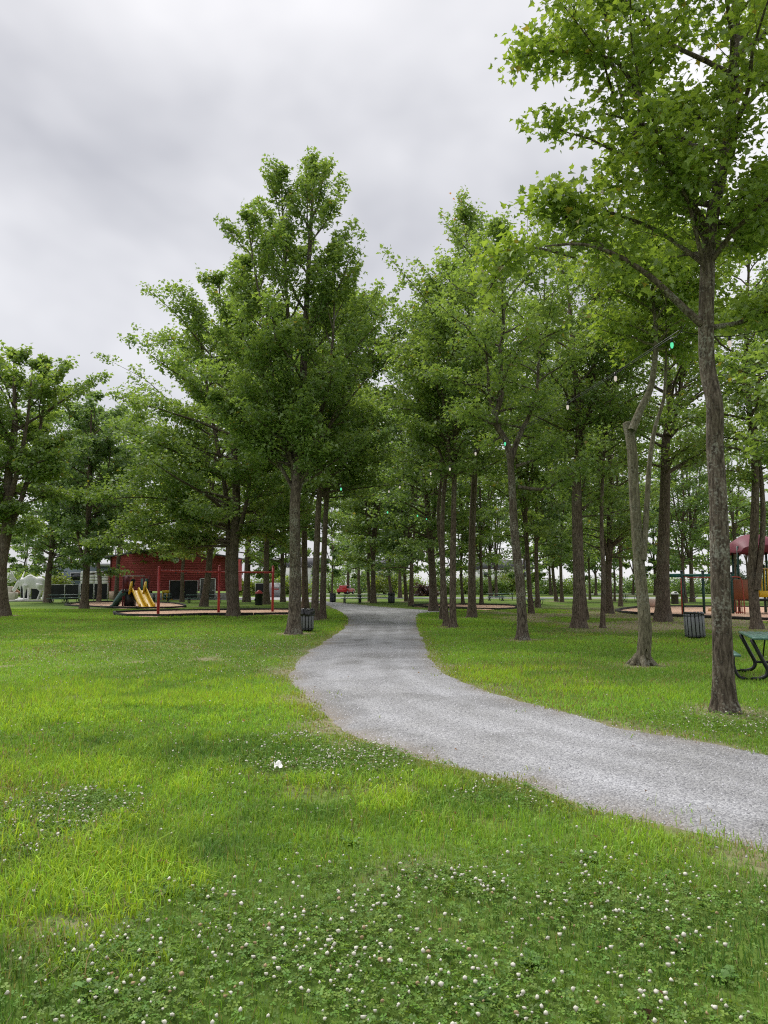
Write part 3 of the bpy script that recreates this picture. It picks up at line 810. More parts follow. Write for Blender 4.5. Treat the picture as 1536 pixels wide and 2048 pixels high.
    bt(104, 197, 1206, 9, 790, 1095, 85, 10000, 0.21, 'C', 'oval', green='blue', path=[(199, 1170), (196, 1130), (194, 1080), (196, 960), (196, 810)], low=False, label='slim bent maple in front of the white stacks behind the fence', group='maple trees of the grove')
    bt(105, 232, 1200, 9, 800, 1105, 90, 10000, 0.22, 'C', 'oval', green='deep', low=False, label='slim maple at the left corner of the red building', group='maple trees of the grove')
    bt(106, 300, 1199, 7, 860, 1136, 85, 8000, 0.22, 'C', 'round', green='maple', stems=[([(302, 1175), (308, 1140), (312, 1080), (314, 980)], 0.8)], low=False, label='small two-stemmed tree against the red wall right of the yellow slide', group='maple trees of the grove')
    bt(107, 364, 1204, 8, 860, 1128, 85, 8000, 0.2, 'C', 'round', green='maple', low=False, label='small tree in front of the dark fenced enclosure by the red building', group='maple trees of the grove')
    bt(108, 407, 1213, 14, 640, 1128, 150, 19000, 0.18, 'C', 'oval', green='maple', e0=0.15, low=False, label='straight maple in front of the grey door of the red building', group='maple trees of the grove')
    bt(109, 467, 1232, 22, 455, 1098, 225, 60000, 0.16, 'C', 'cone', green='maple', e0=0.15, e1=1.0, asym=(0.08, math.pi), msub=9, plume=0.5,
       path=[(466, 1180), (466, 1120), (470, 1060), (474, 980), (464, 850), (450, 720), (442, 620), (438, 540)], stems=[([(461, 1215), (455, 1150), (455, 1080), (448, 980), (428, 870), (410, 770), (398, 690), (390, 630)], 0.62, 0.8), ([(468, 1100), (486, 1040), (500, 980), (520, 850), (530, 700)], 0.5, -0.8)], limbs=[([(455, 1090), (400, 1078), (340, 1078), (285, 1098)], 0.2, -1.0), ([(455, 1050), (390, 1040), (310, 1055), (235, 1085)], 0.22, -1.6), ([(462, 1075), (430, 1080), (395, 1095), (365, 1112)], 0.16, 0.8), ([(470, 1070), (500, 1062), (540, 1072), (570, 1090)], 0.18, 0.6), ([(455, 1040), (380, 1010), (300, 1000), (210, 1010)], 0.25, -2.0), ([(455, 1010), (360, 960), (290, 900), (262, 790)], 0.25, 0.6)],
       label='dark twin-stemmed maple standing in the chips under the red swing bar', group='maple trees of the grove')
    bt(110, 493, 1204, 13, 640, 1100, 110, 9000, 0.21, 'C', 'oval', green='deep', label='maple between the swing posts, behind the twin-stemmed one', group='maple trees of the grove')
    bt(111, 533, 1209, 12, 620, 1095, 115, 10000, 0.19, 'C', 'oval', green='maple', label='maple right beside the black bin with the red bag, near the last swing post', group='maple trees of the grove')
    bt(112, 566, 1204, 9, 700, 1090, 90, 7000, 0.21, 'C', 'oval', green='deep', lean=0.01, label='slim dark maple just left of the big maple, right of the swing', group='maple trees of the grove')
    bt(114, 611, 1226, 14, 600, 1020, 120, 12000, 0.15, 'C', 'oval', green='deep', label='dark trunk right behind the grey slatted bin with the black bag', group='maple trees of the grove')
    bt(115, 629, 1240, 15, 560, 1000, 125, 16000, 0.15, 'C', 'oval', green='maple', path=[(631, 1160), (635, 1080), (640, 980), (655, 850), (672, 720), (690, 580)], asym=(0.3, 0.0), label='left one of two close dark leaning trunks at the left edge of the path', group='maple trees of the grove')
    bt(116, 645, 1238, 13, 545, 1000, 140, 18000, 0.15, 'C', 'oval', green='maple', path=[(647, 1160), (650, 1060), (656, 970), (680, 840), (712, 700), (730, 570)], stems=[([(652, 1010), (645, 930), (655, 820), (660, 700)], 0.55)], asym=(0.3, 0.0), label='right one of two close dark leaning trunks at the left edge of the path', group='maple trees of the grove')
    # --- the middle distance
    for sd, x, y, w, top, cb, r, n, lab in (
        (121, 747, 1206.5, 10, 760, 1105, 95, 9000, 'straight maple in front of the row of picnic tables at the bend'),
        (122, 740, 1203, 7, 800, 1100, 80, 7000, 'dark trunk close behind the maple at the row of picnic tables'),
        (123, 719, 1194, 6, 880, 1110, 75, 5000, 'thin far trunk above the left picnic table at the bend'),
        (125, 783, 1195, 6, 860, 1110, 75, 5000, 'thin far trunk right behind the bin at the end of the picnic tables'),
        (126, 800, 1196, 7, 860, 1100, 75, 5000, 'thin trunk midway between the table bin and the path fork'),
        (127, 813, 1203, 7, 800, 1110, 85, 7000, 'dark slim trunk left of the pair at the path fork'),
        (128, 822, 1212, 9, 720, 1100, 105, 10000, 'slim maple at the left end of the small chip bed by the path fork')):
        bt(sd, x, y, w, top, cb, r, n, 0.22, 'C', 'oval', green=('deep', 'maple', 'blue')[sd % 3], label=lab, group='maple trees of the grove', e0=0.05)
    bt(131, 867, 1222, 16, 600, 1090, 115, 14000, 0.16, 'C', 'oval', green='deep', path=[(865, 1150), (861, 1090), (857, 1040), (850, 950), (842, 850), (838, 640)], stems=[([(862, 1100), (868, 1030), (872, 940), (876, 800), (880, 640)], 0.6)], label='dark forked maple at the right of the path fork', group='maple trees of the grove')
    bt(132, 884, 1239, 9, 600, 980, 110, 10000, 0.15, 'C', 'oval', green='maple', label='thinnest and darkest of three trunks in a clump right of the path', group='maple trees of the grove')
    bt(133, 893, 1252, 12, 540, 960, 135, 16000, 0.14, 'C', 'oval', green='maple', lean=-0.005, label='middle one of three trunks in a clump right of the path', group='maple trees of the grove')
    bt(134, 906, 1255, 14, 500, 960, 140, 18000, 0.14, 'C', 'oval', green='maple', path=[(906, 1150), (907, 1040), (910, 920), (915, 800), (905, 650), (900, 500)], stems=[([(908, 960), (895, 880), (885, 780), (870, 640), (860, 545)], 0.55)], label='rightmost of three trunks in a clump right of the path, holed at its foot', group='maple trees of the grove')
    t135 = bt(135, 944, 1235, 16, 395, 960, 140, 20000, 0.15, 'C', 'cone', green='maple', path=[(944, 1150), (945, 1050), (950, 930), (955, 800), (945, 650), (935, 500), (928, 400)], limbs=[([(936, 520), (930, 450), (924, 392)], 0.12, 0.1)], label='straight dark maple with withered orange leaves at its top, left of the crooked maple', group='maple trees of the grove')
    rg = np.random.default_rng(77); b135 = np.array(t135.location); n_ = 46
    pw = np.stack([PD(x, y, b135[1]) for x, y in zip(rg.choice([912, 924, 928, 918, 934], n_) + rg.normal(0, 4, n_), rg.choice([452, 405, 428, 468, 440], n_) + rg.normal(0, 6, n_))]) + rg.normal(0, 0.12, (n_, 3))
    Vw, fw, kw = leaf_arrays(rg, pw, nrm(rg.normal(0, 1, (n_, 3))), 0.15, 'B')
    link('withered_leaves', mesh_np('withered_leaves', Vw - b135, fw, [M['leaf']], False, np.repeat(np.array([0.42, 0.20, 0.08]) * rg.uniform(0.7, 1.3, (n_, 1)), kw, 0)), t135)['label'] = 'withered orange leaves at the very top'
    for sd, x, y, w, top, cb, r, n, lab in (
        (141, 926, 1207, 6, 800, 1090, 80, 5000, 'thin trunk behind the small chip bed, left of the straight dark maple'),
        (142, 963, 1208, 7, 780, 1090, 85, 6000, 'thin trunk behind the small chip bed, right of the straight dark maple'),
        (143, 982, 1195, 7, 860, 1110, 75, 5000, 'left one of two far pale trunks left of a green picnic table'),
        (144, 993, 1195, 6, 860, 1110, 70, 4500, 'right one of two far pale trunks left of a green picnic table'),
        (145, 1063, 1227, 10, 560, 1050, 110, 11000, 'dark trunk close behind the crooked maple'),
        (146, 1076, 1215, 9, 680, 1080, 100, 9000, 'dark slim trunk standing by a dark picnic table right of the crooked maple'),
        (147, 1113, 1203, 7, 800, 1090, 80, 6000, 'left one of two far leaning trunks in the light behind the grove'),
        (148, 1124, 1204, 7, 800, 1090, 80, 6000, 'right one of two far leaning trunks in the light behind the grove')):
        bt(sd, x, y, w, top, cb, r, n, 0.2, 'C', 'oval', green=('deep', 'maple', 'blue')[sd % 3], label=lab, group='maple trees of the grove', e0=0.05, lean=-0.03 if sd in (147, 148) else 0)
    bt(150, 1158, 1256, 25, 470, 900, 170, 20000, 0.14, 'B', 'oval', green='maple', path=[(1158, 1150), (1155, 1040), (1155, 940), (1162, 860), (1150, 760), (1140, 650), (1130, 490)], stems=[([(1160, 875), (1185, 800), (1190, 730), (1200, 620), (1205, 510)], 0.6, 0.4), ([(1158, 850), (1120, 790), (1088, 760), (1070, 700)], 0.35, -0.4)], limbs=[([(1166, 1020), (1190, 1000), (1230, 990)], 0.18, 0.3)], label='thick straight brown maple left of the hollow one', group='maple trees of the grove')
    bt(151, 1173, 1240, 9, 620, 1050, 100, 8000, 0.16, 'C', 'oval', green='deep', label='dark trunk hidden close behind the thick straight brown maple', group='maple trees of the grove')
    bt(152, 1205, 1256, 10, 560, 960, 110, 10000, 0.15, 'C', 'oval', green='maple', path=[(1205, 1150), (1203, 1050), (1205, 930), (1215, 800), (1210, 600)], label='very slim straight trunk right of the thick brown maple', group='maple trees of the grove')
    bt(153, 1219, 1227, 15, 600, 1080, 120, 12000, 0.16, 'C', 'oval', green='deep', path=[(1218, 1150), (1220, 1095), (1220, 1040), (1222, 950), (1215, 800), (1212, 620)], stems=[([(1217, 1120), (1205, 1060), (1200, 980), (1195, 860)], 0.6)], limbs=[([(1222, 1095), (1245, 1075), (1275, 1060)], 0.45, -0.5)], label='dark forked maple close left of the hollow one', group='maple trees of the grove')
    bt(154, 1241, 1213, 8, 760, 1080, 90, 7000, 0.19, 'C', 'oval', green='maple', label='small trunk just left of the hollow maple, beyond the chips', group='maple trees of the grove')
    bt(155, 1229, 1203, 4.5, 900, 1100, 70, 4000, 0.22, 'C', 'oval', green='blue', label='pole-thin dark trunk in the bright lawn left of the hollow maple', group='maple trees of the grove')
    bt(156, 1180, 1200, 5, 900, 1100, 70, 4000, 0.24, 'C', 'oval', green='deep', label='pole-thin trunk right behind the thick brown maple', group='maple trees of the grove')
    bt(157, 1326, 1243, 28, 470, 960, 185, 20000, 0.15, 'C', 'oval', green='maple', path=[(1326, 1150), (1326, 1050), (1330, 960), (1335, 880), (1340, 820), (1330, 700), (1320, 500)], stems=[([(1336, 870), (1356, 810), (1370, 740), (1385, 600)], 0.55, 0.5)], limbs=[([(1336, 945), (1370, 925), (1412, 900), (1450, 860)], 0.3, 0.3)], label='stoutest dark maple with flared foot in front of the playground', group='maple trees of the grove')
    bt(158, 1513, 1258, 20, 420, 960, 150, 16000, 0.15, 'C', 'oval', green='maple', path=[(1512, 1150), (1510, 1050), (1506, 950), (1500, 860), (1495, 700), (1490, 440)], stems=[([(1515, 1180), (1528, 1050), (1526, 950), (1518, 860), (1530, 700), (1535, 560)], 0.6, 0.4)], label='dark double-stemmed maple at the right edge in front of the play tower', group='maple trees of the grove')
    bt(159, 1385, 1204, 9, 800, 1100, 90, 6000, 0.2, 'C', 'oval', green='blue', label='trunk seen between the green posts of the playground', group='maple trees of the grove')
    bt(160, 1372, 1206, 7, 820, 1090, 80, 5000, 0.2, 'C', 'oval', green='deep', label='thin trunk beside the brown bin with the domed lid', group='maple trees of the grove')
    bt(161, 1470, 1201, 8, 780, 1080, 90, 6000, 0.22, 'C', 'oval', green='maple', label='far trunk behind the tan slide of the playground', group='maple trees of the grove')
    # --- background row beyond the road and left behind the fence
    FAR_LABELS = ['far tree beyond the road, left of the picture edge behind the broad maple', 'far tree beyond the road above the back of the moose statue', 'far tree beyond the road above the blue-grey shed', 'far tree beyond the road at the left end of the red building', 'far tree beyond the road right of the red building', 'far tree beyond the road behind the grey waste container', 'far tree beyond the road left of the red car', 'far tree beyond the road above the red car', 'far tree beyond the road above the purple shrub',
        'far tree beyond the road glimpsed through the trunk clump', 'far tree beyond the road left of the crooked maple foot', 'far tree beyond the road between the crooked maple and the leaning trunks', 'far tree beyond the road left of the thick straight brown maple', 'far tree beyond the road right of the very slim trunk', 'far tree beyond the road just left of the hollow maple', 'far tree beyond the road just right of the hollow maple', 'far tree beyond the road behind the brown bin with the domed lid', 'far tree beyond the road behind the leaning grey bin', 'far tree beyond the road below the raspberry roof', 'far tree beyond the road at the right edge of the picture', 'far tree beyond the road farthest to the right']
    rng = np.random.default_rng(5)
    for j, x in enumerate((-60, 60, 130, 250, 520, 580, 668, 700, 850, 900, 1050, 1105, 1150, 1200, 1255, 1300, 1345, 1420, 1500, 1560, 1610)):
        y = rng.uniform(1187, 1192)
        bt(200 + j, x + rng.uniform(-12, 12), y, rng.uniform(4, 6), rng.uniform(900, 985) if 640 < x < 1100 else rng.uniform(930, 1010), rng.uniform(1140, 1160), rng.uniform(58, 84), 4600, 0.38, 'C', 'round', green=('blue', 'deep', 'maple')[j % 3], nb=26, msub=6, e0=0.0, label=FAR_LABELS[j], group='far trees beyond the road')
    for j, (x, y) in enumerate(((1590, 1240), (1640, 1300))):   # just outside the frame, their boughs reach in
        bt(240 + j, x, y, 18, 520, 1000, 150, 9000, 0.15, 'C', 'oval', green='maple', label=('maple beyond the right edge whose boughs reach in beside the double-stemmed one', 'nearer maple beyond the right edge whose boughs reach in above the picnic table')[j], group='maples beside the view')
build_trees()
print('trees', time.time() - T0)
build_ground()
print('ground', time.time() - T0)

# ------------------------------------------------------------------ materials for built things
M['green_plank'] = plain('green_coated_planks', (0.085, 0.17, 0.14), 0.28, var=0.15, scale=5)
M['black_steel'] = plain('black_steel', (0.012, 0.013, 0.015), 0.4, var=0.2)
M['dark_timber'] = plain('dark_edging', (0.022, 0.022, 0.02), 0.8, var=0.3)
M['grey_slat'] = plain('grey_plastic_slats', (0.19, 0.195, 0.21), 0.5, var=0.12, scale=6)
M['dark_slat'] = plain('dark_grey_slats', (0.075, 0.08, 0.095), 0.5, var=0.15, scale=6)
M['liner'] = plain('black_bin_bag', (0.008, 0.008, 0.01), 0.22, var=0.3, spec=0.6)
M['red_paint'] = plain('red_painted_steel', (0.36, 0.035, 0.035), 0.4, var=0.12, scale=4)
M['maroon'] = plain('maroon_panel', (0.10, 0.012, 0.02), 0.5)
M['yellow'] = plain('yellow_plastic', (0.66, 0.42, 0.018), 0.38, var=0.08, scale=3)
M['dark_green'] = plain('dark_green_plastic', (0.012, 0.06, 0.045), 0.4)
M['post_green'] = plain('dark_green_post', (0.008, 0.05, 0.042), 0.4)
M['teal'] = plain('green_beam', (0.012, 0.14, 0.11), 0.4)
M['barn'] = plain('red_board_siding', (0.31, 0.055, 0.054), 0.8, var=0.15, scale=1.2)
M['barn_trim'] = plain('red_trim', (0.10, 0.022, 0.022), 0.8)
M['concrete'] = plain('pale_concrete', (0.42, 0.40, 0.38), 0.9, var=0.15, scale=2, dirt=(0.25, 0.22, 0.2))
M['pink_block'] = plain('pinkish_block', (0.46, 0.34, 0.28), 0.9, var=0.12, scale=2)
M['white'] = plain('white_paint', (0.70, 0.70, 0.70), 0.55, var=0.05, scale=2)
M['grey_metal'] = plain('galvanised_metal', (0.36, 0.37, 0.38), 0.45, metal=0.3, var=0.12)
M['grey_door'] = plain('grey_door', (0.115, 0.11, 0.10), 0.6, var=0.05)
M['screen'] = plain('black_fence_fabric', (0.016, 0.017, 0.021), 0.9, var=0.35, scale=1.5)
M['brown_panel'] = plain('brown_play_panel', (0.20, 0.065, 0.025), 0.5, var=0.1)
M['canopy'] = plain('raspberry_roof', (0.15, 0.015, 0.036), 0.55, var=0.08)
M['orange_red'] = plain('orange_red_rail', (0.32, 0.045, 0.025), 0.4)
M['tan'] = plain('tan_plastic', (0.52, 0.36, 0.20), 0.45)
M['brown_bin'] = plain('brown_bin', (0.06, 0.045, 0.042), 0.5)
M['roof'] = plain('grey_shingle', (0.10, 0.10, 0.11), 0.9, var=0.2)
M['blue_wall'] = plain('blue_grey_cladding', (0.13, 0.17, 0.21), 0.7)
M['glass'] = plain('dark_window_glass', (0.02, 0.025, 0.03), 0.1, var=0.05, spec=0.6)
M['skin'] = plain('skin', (0.48, 0.29, 0.21), 0.6, var=0.05)
M['cloth_dark'] = plain('dark_clothing', (0.018, 0.018, 0.025), 0.9)
M['hair'] = plain('dark_hair', (0.03, 0.02, 0.014), 0.7)
M['car_red'] = plain('red_car_paint', (0.50, 0.018, 0.022), 0.2, var=0.04, spec=0.6)
M['rubber'] = plain('rubber', (0.015, 0.015, 0.015), 0.8)
M['paper'] = plain('white_paper', (0.8, 0.79, 0.76), 0.8, var=0.04)
M['orange'] = plain('orange_plastic', (0.75, 0.13, 0.02), 0.5)
M['stone'] = plain('pale_stone', (0.50, 0.46, 0.40), 0.9, var=0.2, scale=3, bump=0.4)
M['wood'] = plain('brown_timber', (0.23, 0.12, 0.06), 0.8, var=0.2, scale=3)
def glow(name, col, s):
    m, nt, out = new_mat(name)
    e_ = nt.nodes.new('ShaderNodeEmission'); e_.inputs['Color'].default_value = (*col, 1); e_.inputs['Strength'].default_value = s
    nt.links.new(e_.outputs['Emission'], out.inputs['Surface'])
    return m
M['bulb_green'] = glow('lit_green_bulb', (0.16, 1.0, 0.5), 0.30)
M['bulb_white'] = glow('lit_warm_bulb', (1.0, 0.9, 0.78), 0.22)

# ------------------------------------------------------------------ picnic tables
def make_table(name='picnic_table', far=False):
    t = thing(name, 'x', 'picnic table')
    L_, W_ = 1.85, 0.74
    n = 5
    pw = W_ / n
    for i in range(n):
        MB().box((0, -W_ / 2 + pw * (i + 0.5), 0.735), (L_, pw - 0.012, 0.04), bev=0.008).build('top_plank', M['green_plank'], t)
    for sg in (-1, 1):
        for j in range(2):
            MB().box((0, sg * (0.62 + 0.13 * j), 0.44), (L_, 0.12, 0.038), bev=0.008).build('seat_plank', M['green_plank'], t)
    for ex in (-0.68, 0.68):
        for sg in (-1, 1):
            m = MB()
            # leg: slants down and inward from the top, then sweeps out along the ground as a curved foot
            m.tube(spline([(ex, sg * 0.36, 0.71), (ex, sg * 0.20, 0.36), (ex, sg * 0.13, 0.2), (ex, sg * 0.16, 0.09), (ex, sg * 0.30, 0.03), (ex, sg * 0.55, 0.025)], 16), 0.034, 8)
            m.build('leg', M['black_steel'], t, True)
            m = MB(); m.tube(spline([(ex, sg * 0.50, 0.03), (ex, sg * 0.60, 0.08), (ex, sg * 0.66, 0.25), (ex, sg * 0.66, 0.42)], 10), 0.027, 8)
            m.build('seat_support', M['black_steel'], t, True)
        m = MB(); m.tube([(ex, -0.14, 0.2), (ex, 0.14, 0.2)], 0.024, 8); m.build('crossbar', M['black_steel'], t, True)
        m = MB(); m.tube([(ex, 0, 0.21), (ex * 0.35, 0, 0.71)], 0.014, 6); m.build('brace', M['black_steel'], t, True)
    return t
TB = make_table()
tables = [   # pixel of the table's foot, heading in degrees, label
    (None, 72, 'nearest green picnic table, cut by the right edge of the picture'),
    (118, 1206, 8, 'left one of two dark picnic tables by the black fence screens'),
    (143, 1204.5, 4, 'picnic table left of the trunk by the black fence screens'),
    (322, 1203, 10, 'picnic table just right of the yellow slide, by the red building'),
    (393, 1206, 5, 'picnic table in front of the grey door, left of the straight maple'),
    (424, 1205.5, 0, 'picnic table in front of the grey door, right of the straight maple'),
    (704, 1206.5, 12, 'left picnic table of the row at the bend of the path'),
    (735, 1206, -6, 'middle picnic table of the row at the bend of the path'),
    (763, 1205, 3, 'right picnic table of the row at the bend, next to a bin'),
    (992, 1202, 4, 'green picnic table in the light beyond the small chip bed'),
    (1012, 1200.5, -8, 'picnic table behind the green one beyond the small chip bed'),
    (1068, 1209, 70, 'dark picnic table right behind the crooked maple'),
    (1262, 1203, 5, 'far dark picnic table left of the hollow maple')]
for i, row in enumerate(tables):
    o = TB if i == 0 else copy_tree(TB)
    if row[0] is None:
        o.location = (6.95, 13.75, 0); o.rotation_euler = (0, 0, math.radians(72))
        o['label'] = row[2]
    else:
        p = G(row[0], row[1]); o.location = tuple(p); o.rotation_euler = (0, 0, math.radians(row[2])); o['label'] = row[3]
    o['group'] = 'picnic tables under the trees'

# ------------------------------------------------------------------ bins
def slat_bin(x, y, h, mat, label, liner=True, px=None, tilt=0.0, n=16, r=0.29):
    p = G(x, y)
    t = thing('litter_bin', label, 'litter bin', tuple(p), 0, 'litter bins')
    for k in range(n):
        a = 2 * math.pi * k / n
        MB().box((r * math.cos(a), r * math.sin(a), 0.04 + h / 2), (0.018, 2 * r * math.pi / n * 0.74, h - 0.06), rz=a, bev=0.005).build('slat', M[mat], t)
    m = MB(); m.lathe([(r - 0.03, 0.03), (r - 0.012, 0.03), (r - 0.012, h - 0.02), (r - 0.03, h - 0.02), (r - 0.03, 0.03)], sides=24)
    m.lathe([(0.0, 0.02), (r - 0.02, 0.02), (r - 0.02, 0.04), (0.0, 0.04)], sides=24)
    m.build('inner_drum', M['black_steel'], t, True)
    for z in (0.09, h - 0.1):
        MB().lathe([(r + 0.010, z), (r + 0.016, z), (r + 0.016, z + 0.03), (r + 0.010, z + 0.03), (r + 0.010, z)], sides=24).build('hoop', M['black_steel'], t, True)
    rng = np.random.default_rng(int(x))
    if liner:                            # crumpled bag folded over the rim
        sides = 40; prf = [(r * 0.8, h - 0.12), (r * 0.9, h + 0.02), (r * 0.98, h + 0.035), (r + 0.035, h + 0.01), (r + 0.045, h - 0.06), (r + 0.04, h - 0.14), (r + 0.05, h - 0.2), (r + 0.03, h - 0.22)]
        m = MB().lathe(prf, sides=sides)
        V = m.V[0]; a = np.arctan2(V[:, 1], V[:, 0])
        f = 1 + (fbm(np.cos(a) * 4 + 7, np.sin(a) * 4 + V[:, 2] * 9, 5, 3) - 0.5) * 0.22
        V[:, :2] *= f[:, None]
        V[:, 2] += (fbm(np.cos(a) * 3 + 2, np.sin(a) * 3 + 5, 9, 2) - 0.5) * 0.09 * (V[:, 2] > h - 0.3)
        m.build('bag', M['liner'], t, True)
    else:
        m = MB().lathe([(0.12, h - 0.02), (r * 0.6, h + 0.005), (r * 0.96, h + 0.012), (r + 0.02, h + 0.0), (r + 0.02, h - 0.05), (r, h - 0.05)], sides=28)
        m.V[0][:, 2] += m.V[0][:, 0] * -0.10
        m.build('lid', M['black_steel'], t, True)
    t.rotation_euler = (0, tilt, 0.3)
    return t
slat_bin(610.5, 1262.5, 0.78, 'grey_slat', 'grey slatted bin with a black bag, behind the big maple left of the path')
slat_bin(1391, 1277, 0.80, 'grey_slat', 'leaning grey slatted bin with a black lid, in front of the playground', liner=False, tilt=-0.05)
slat_bin(665.5, 1204.5, 0.85, 'dark_slat', 'small far dark bin left of the row of picnic tables', liner=False, n=12)
slat_bin(783, 1206.5, 0.95, 'dark_slat', 'dark bin at the right end of the row of picnic tables', liner=True, n=12)
def drum_bin(x, y, h, mat, label, top):
    p = G(x, y); t = thing('litter_bin', label, 'litter bin', tuple(p), 0, 'litter bins')
    MB().lathe([(0.0, 0.0), (0.30, 0.0), (0.31, 0.05), (0.31, h - 0.05), (0.33, h - 0.04), (0.33, h), (0.28, h)], sides=24).build('drum', M[mat], t, True)
    if top == 'dome':
        MB().lathe([(0.34, h), (0.33, h + 0.06), (0.26, h + 0.16), (0.14, h + 0.23), (0.0, h + 0.25)], sides=24).build('dome_lid', M['white'], t, True)
        MB().lathe([(0.0, 0.06), (0.1, 0.05), (0.14, 0.0), (0.1, -0.05), (0.0, -0.06)], (0, -0.22, h + 0.14), 14).build('flap', M['black_steel'], t, True)
    else:
        m = MB().lathe([(0.30, h - 0.02), (0.30, h + 0.06), (0.22, h + 0.16), (0.1, h + 0.26), (0.02, h + 0.30)], sides=18)
        V = m.V[0]; a = np.arctan2(V[:, 1], V[:, 0]); V[:, :2] *= (1 + 0.25 * (fbm(np.cos(a) * 3 + 4, np.sin(a) * 3 + V[:, 2] * 4, 3, 2) - 0.5))[:, None]
        m.build('bag', M['red_paint'], t, True)
        MB().box((-0.31, -0.05, 0.45), (0.06, 0.3, 0.18), bev=0.02).build('handle', M['black_steel'], t)
    return t
drum_bin(1350, 1208, 0.85, 'brown_bin', 'brown round bin with a pale domed lid, behind the playground posts', 'dome')
drum_bin(517.5, 1210.5, 0.95, 'black_steel', 'black bin with a red bag in it, beyond the last swing post', 'bag')

# ------------------------------------------------------------------ swing frame
pL, pM, pR = G(316, 1233), G(437, 1227.5), G(545, 1225.5)
sw = thing('swing_frame', 'red steel swing frame with three posts and no seats', 'swing frame', tuple(pM))
def post_top(px_, py_, p): return PD(px_, py_, p[1])[2]
for p, (x, y) in ((pL, (316, 1135)), (pM, (437, 1133)), (pR, (545, 1134))):
    q = p - pM
    m = MB(); m.tube([q, q + [0, 0, post_top(x, y, p)]], 0.075, 14); po = m.build('post', M['red_paint'], sw, True)
    m = MB(); m.lathe([(0.08, 0), (0.08, 0.03), (0.05, 0.07), (0, 0.085)], tuple(q + [0, 0, post_top(x, y, p)]), 14); m.build('post_cap', M['red_paint'], po, True)
zb = PD(437, 1144, pM[1])[2]
for a, b in ((pL, pM), (pM, pR)):
    m = MB(); m.tube([a - pM + [0, 0, zb], b - pM + [0, 0, zb]], 0.05, 12); m.build('top_bar', M['red_paint'], sw, True)
    for f in (0.26, 0.42, 0.62, 0.78):
        c = a + (b - a) * f - pM + [0, 0, zb - 0.09]
        MB().box(tuple(c), (0.05, 0.05, 0.12), bev=0.01).build('hanger', M['black_steel'], sw)

# ------------------------------------------------------------------ bed edgings: separate timbers end to end
def edging(poly, label, name='bed_edging', seg=2.4, h=0.17, skip=None):
    c = poly.mean(0)
    t = thing(name, label, 'edging', (c[0], c[1], 0), 0, 'dark edgings round the wood-chip beds')
    d = np.concatenate([[0], np.cumsum(np.linalg.norm(np.diff(np.vstack([poly, poly[:1]]), axis=0), axis=1))])
    P = np.vstack([poly, poly[:1]]); n = max(4, int(d[-1] / seg)); s = np.linspace(0, d[-1], n + 1)
    Q = np.stack([np.interp(s, d, P[:, k]) for k in (0, 1)], 1)
    rng = np.random.default_rng(n)
    for k in range(n):
        a, b = Q[k], Q[k + 1]; m_ = (a + b) / 2 - c; v = b - a
        hh = h * rng.uniform(0.85, 1.1)
        MB().box((m_[0], m_[1], hh / 2 - 0.02), (np.linalg.norm(v) - 0.03, 0.13, hh), rz=math.atan2(v[1], v[0]), bev=0.02).build('timber', M['dark_timber'], t)
edging(BEDP['swing'], 'dark edging round the chip bed of the red swing frame')
edging(BEDP['slide'], 'dark edging round the chip bed of the yellow slide')
edging(BEDP['mid'], 'dark edging round the small chip bed right of the path fork')
edging(BEDP['play'], 'dark edging round the chip bed of the playground on the right')

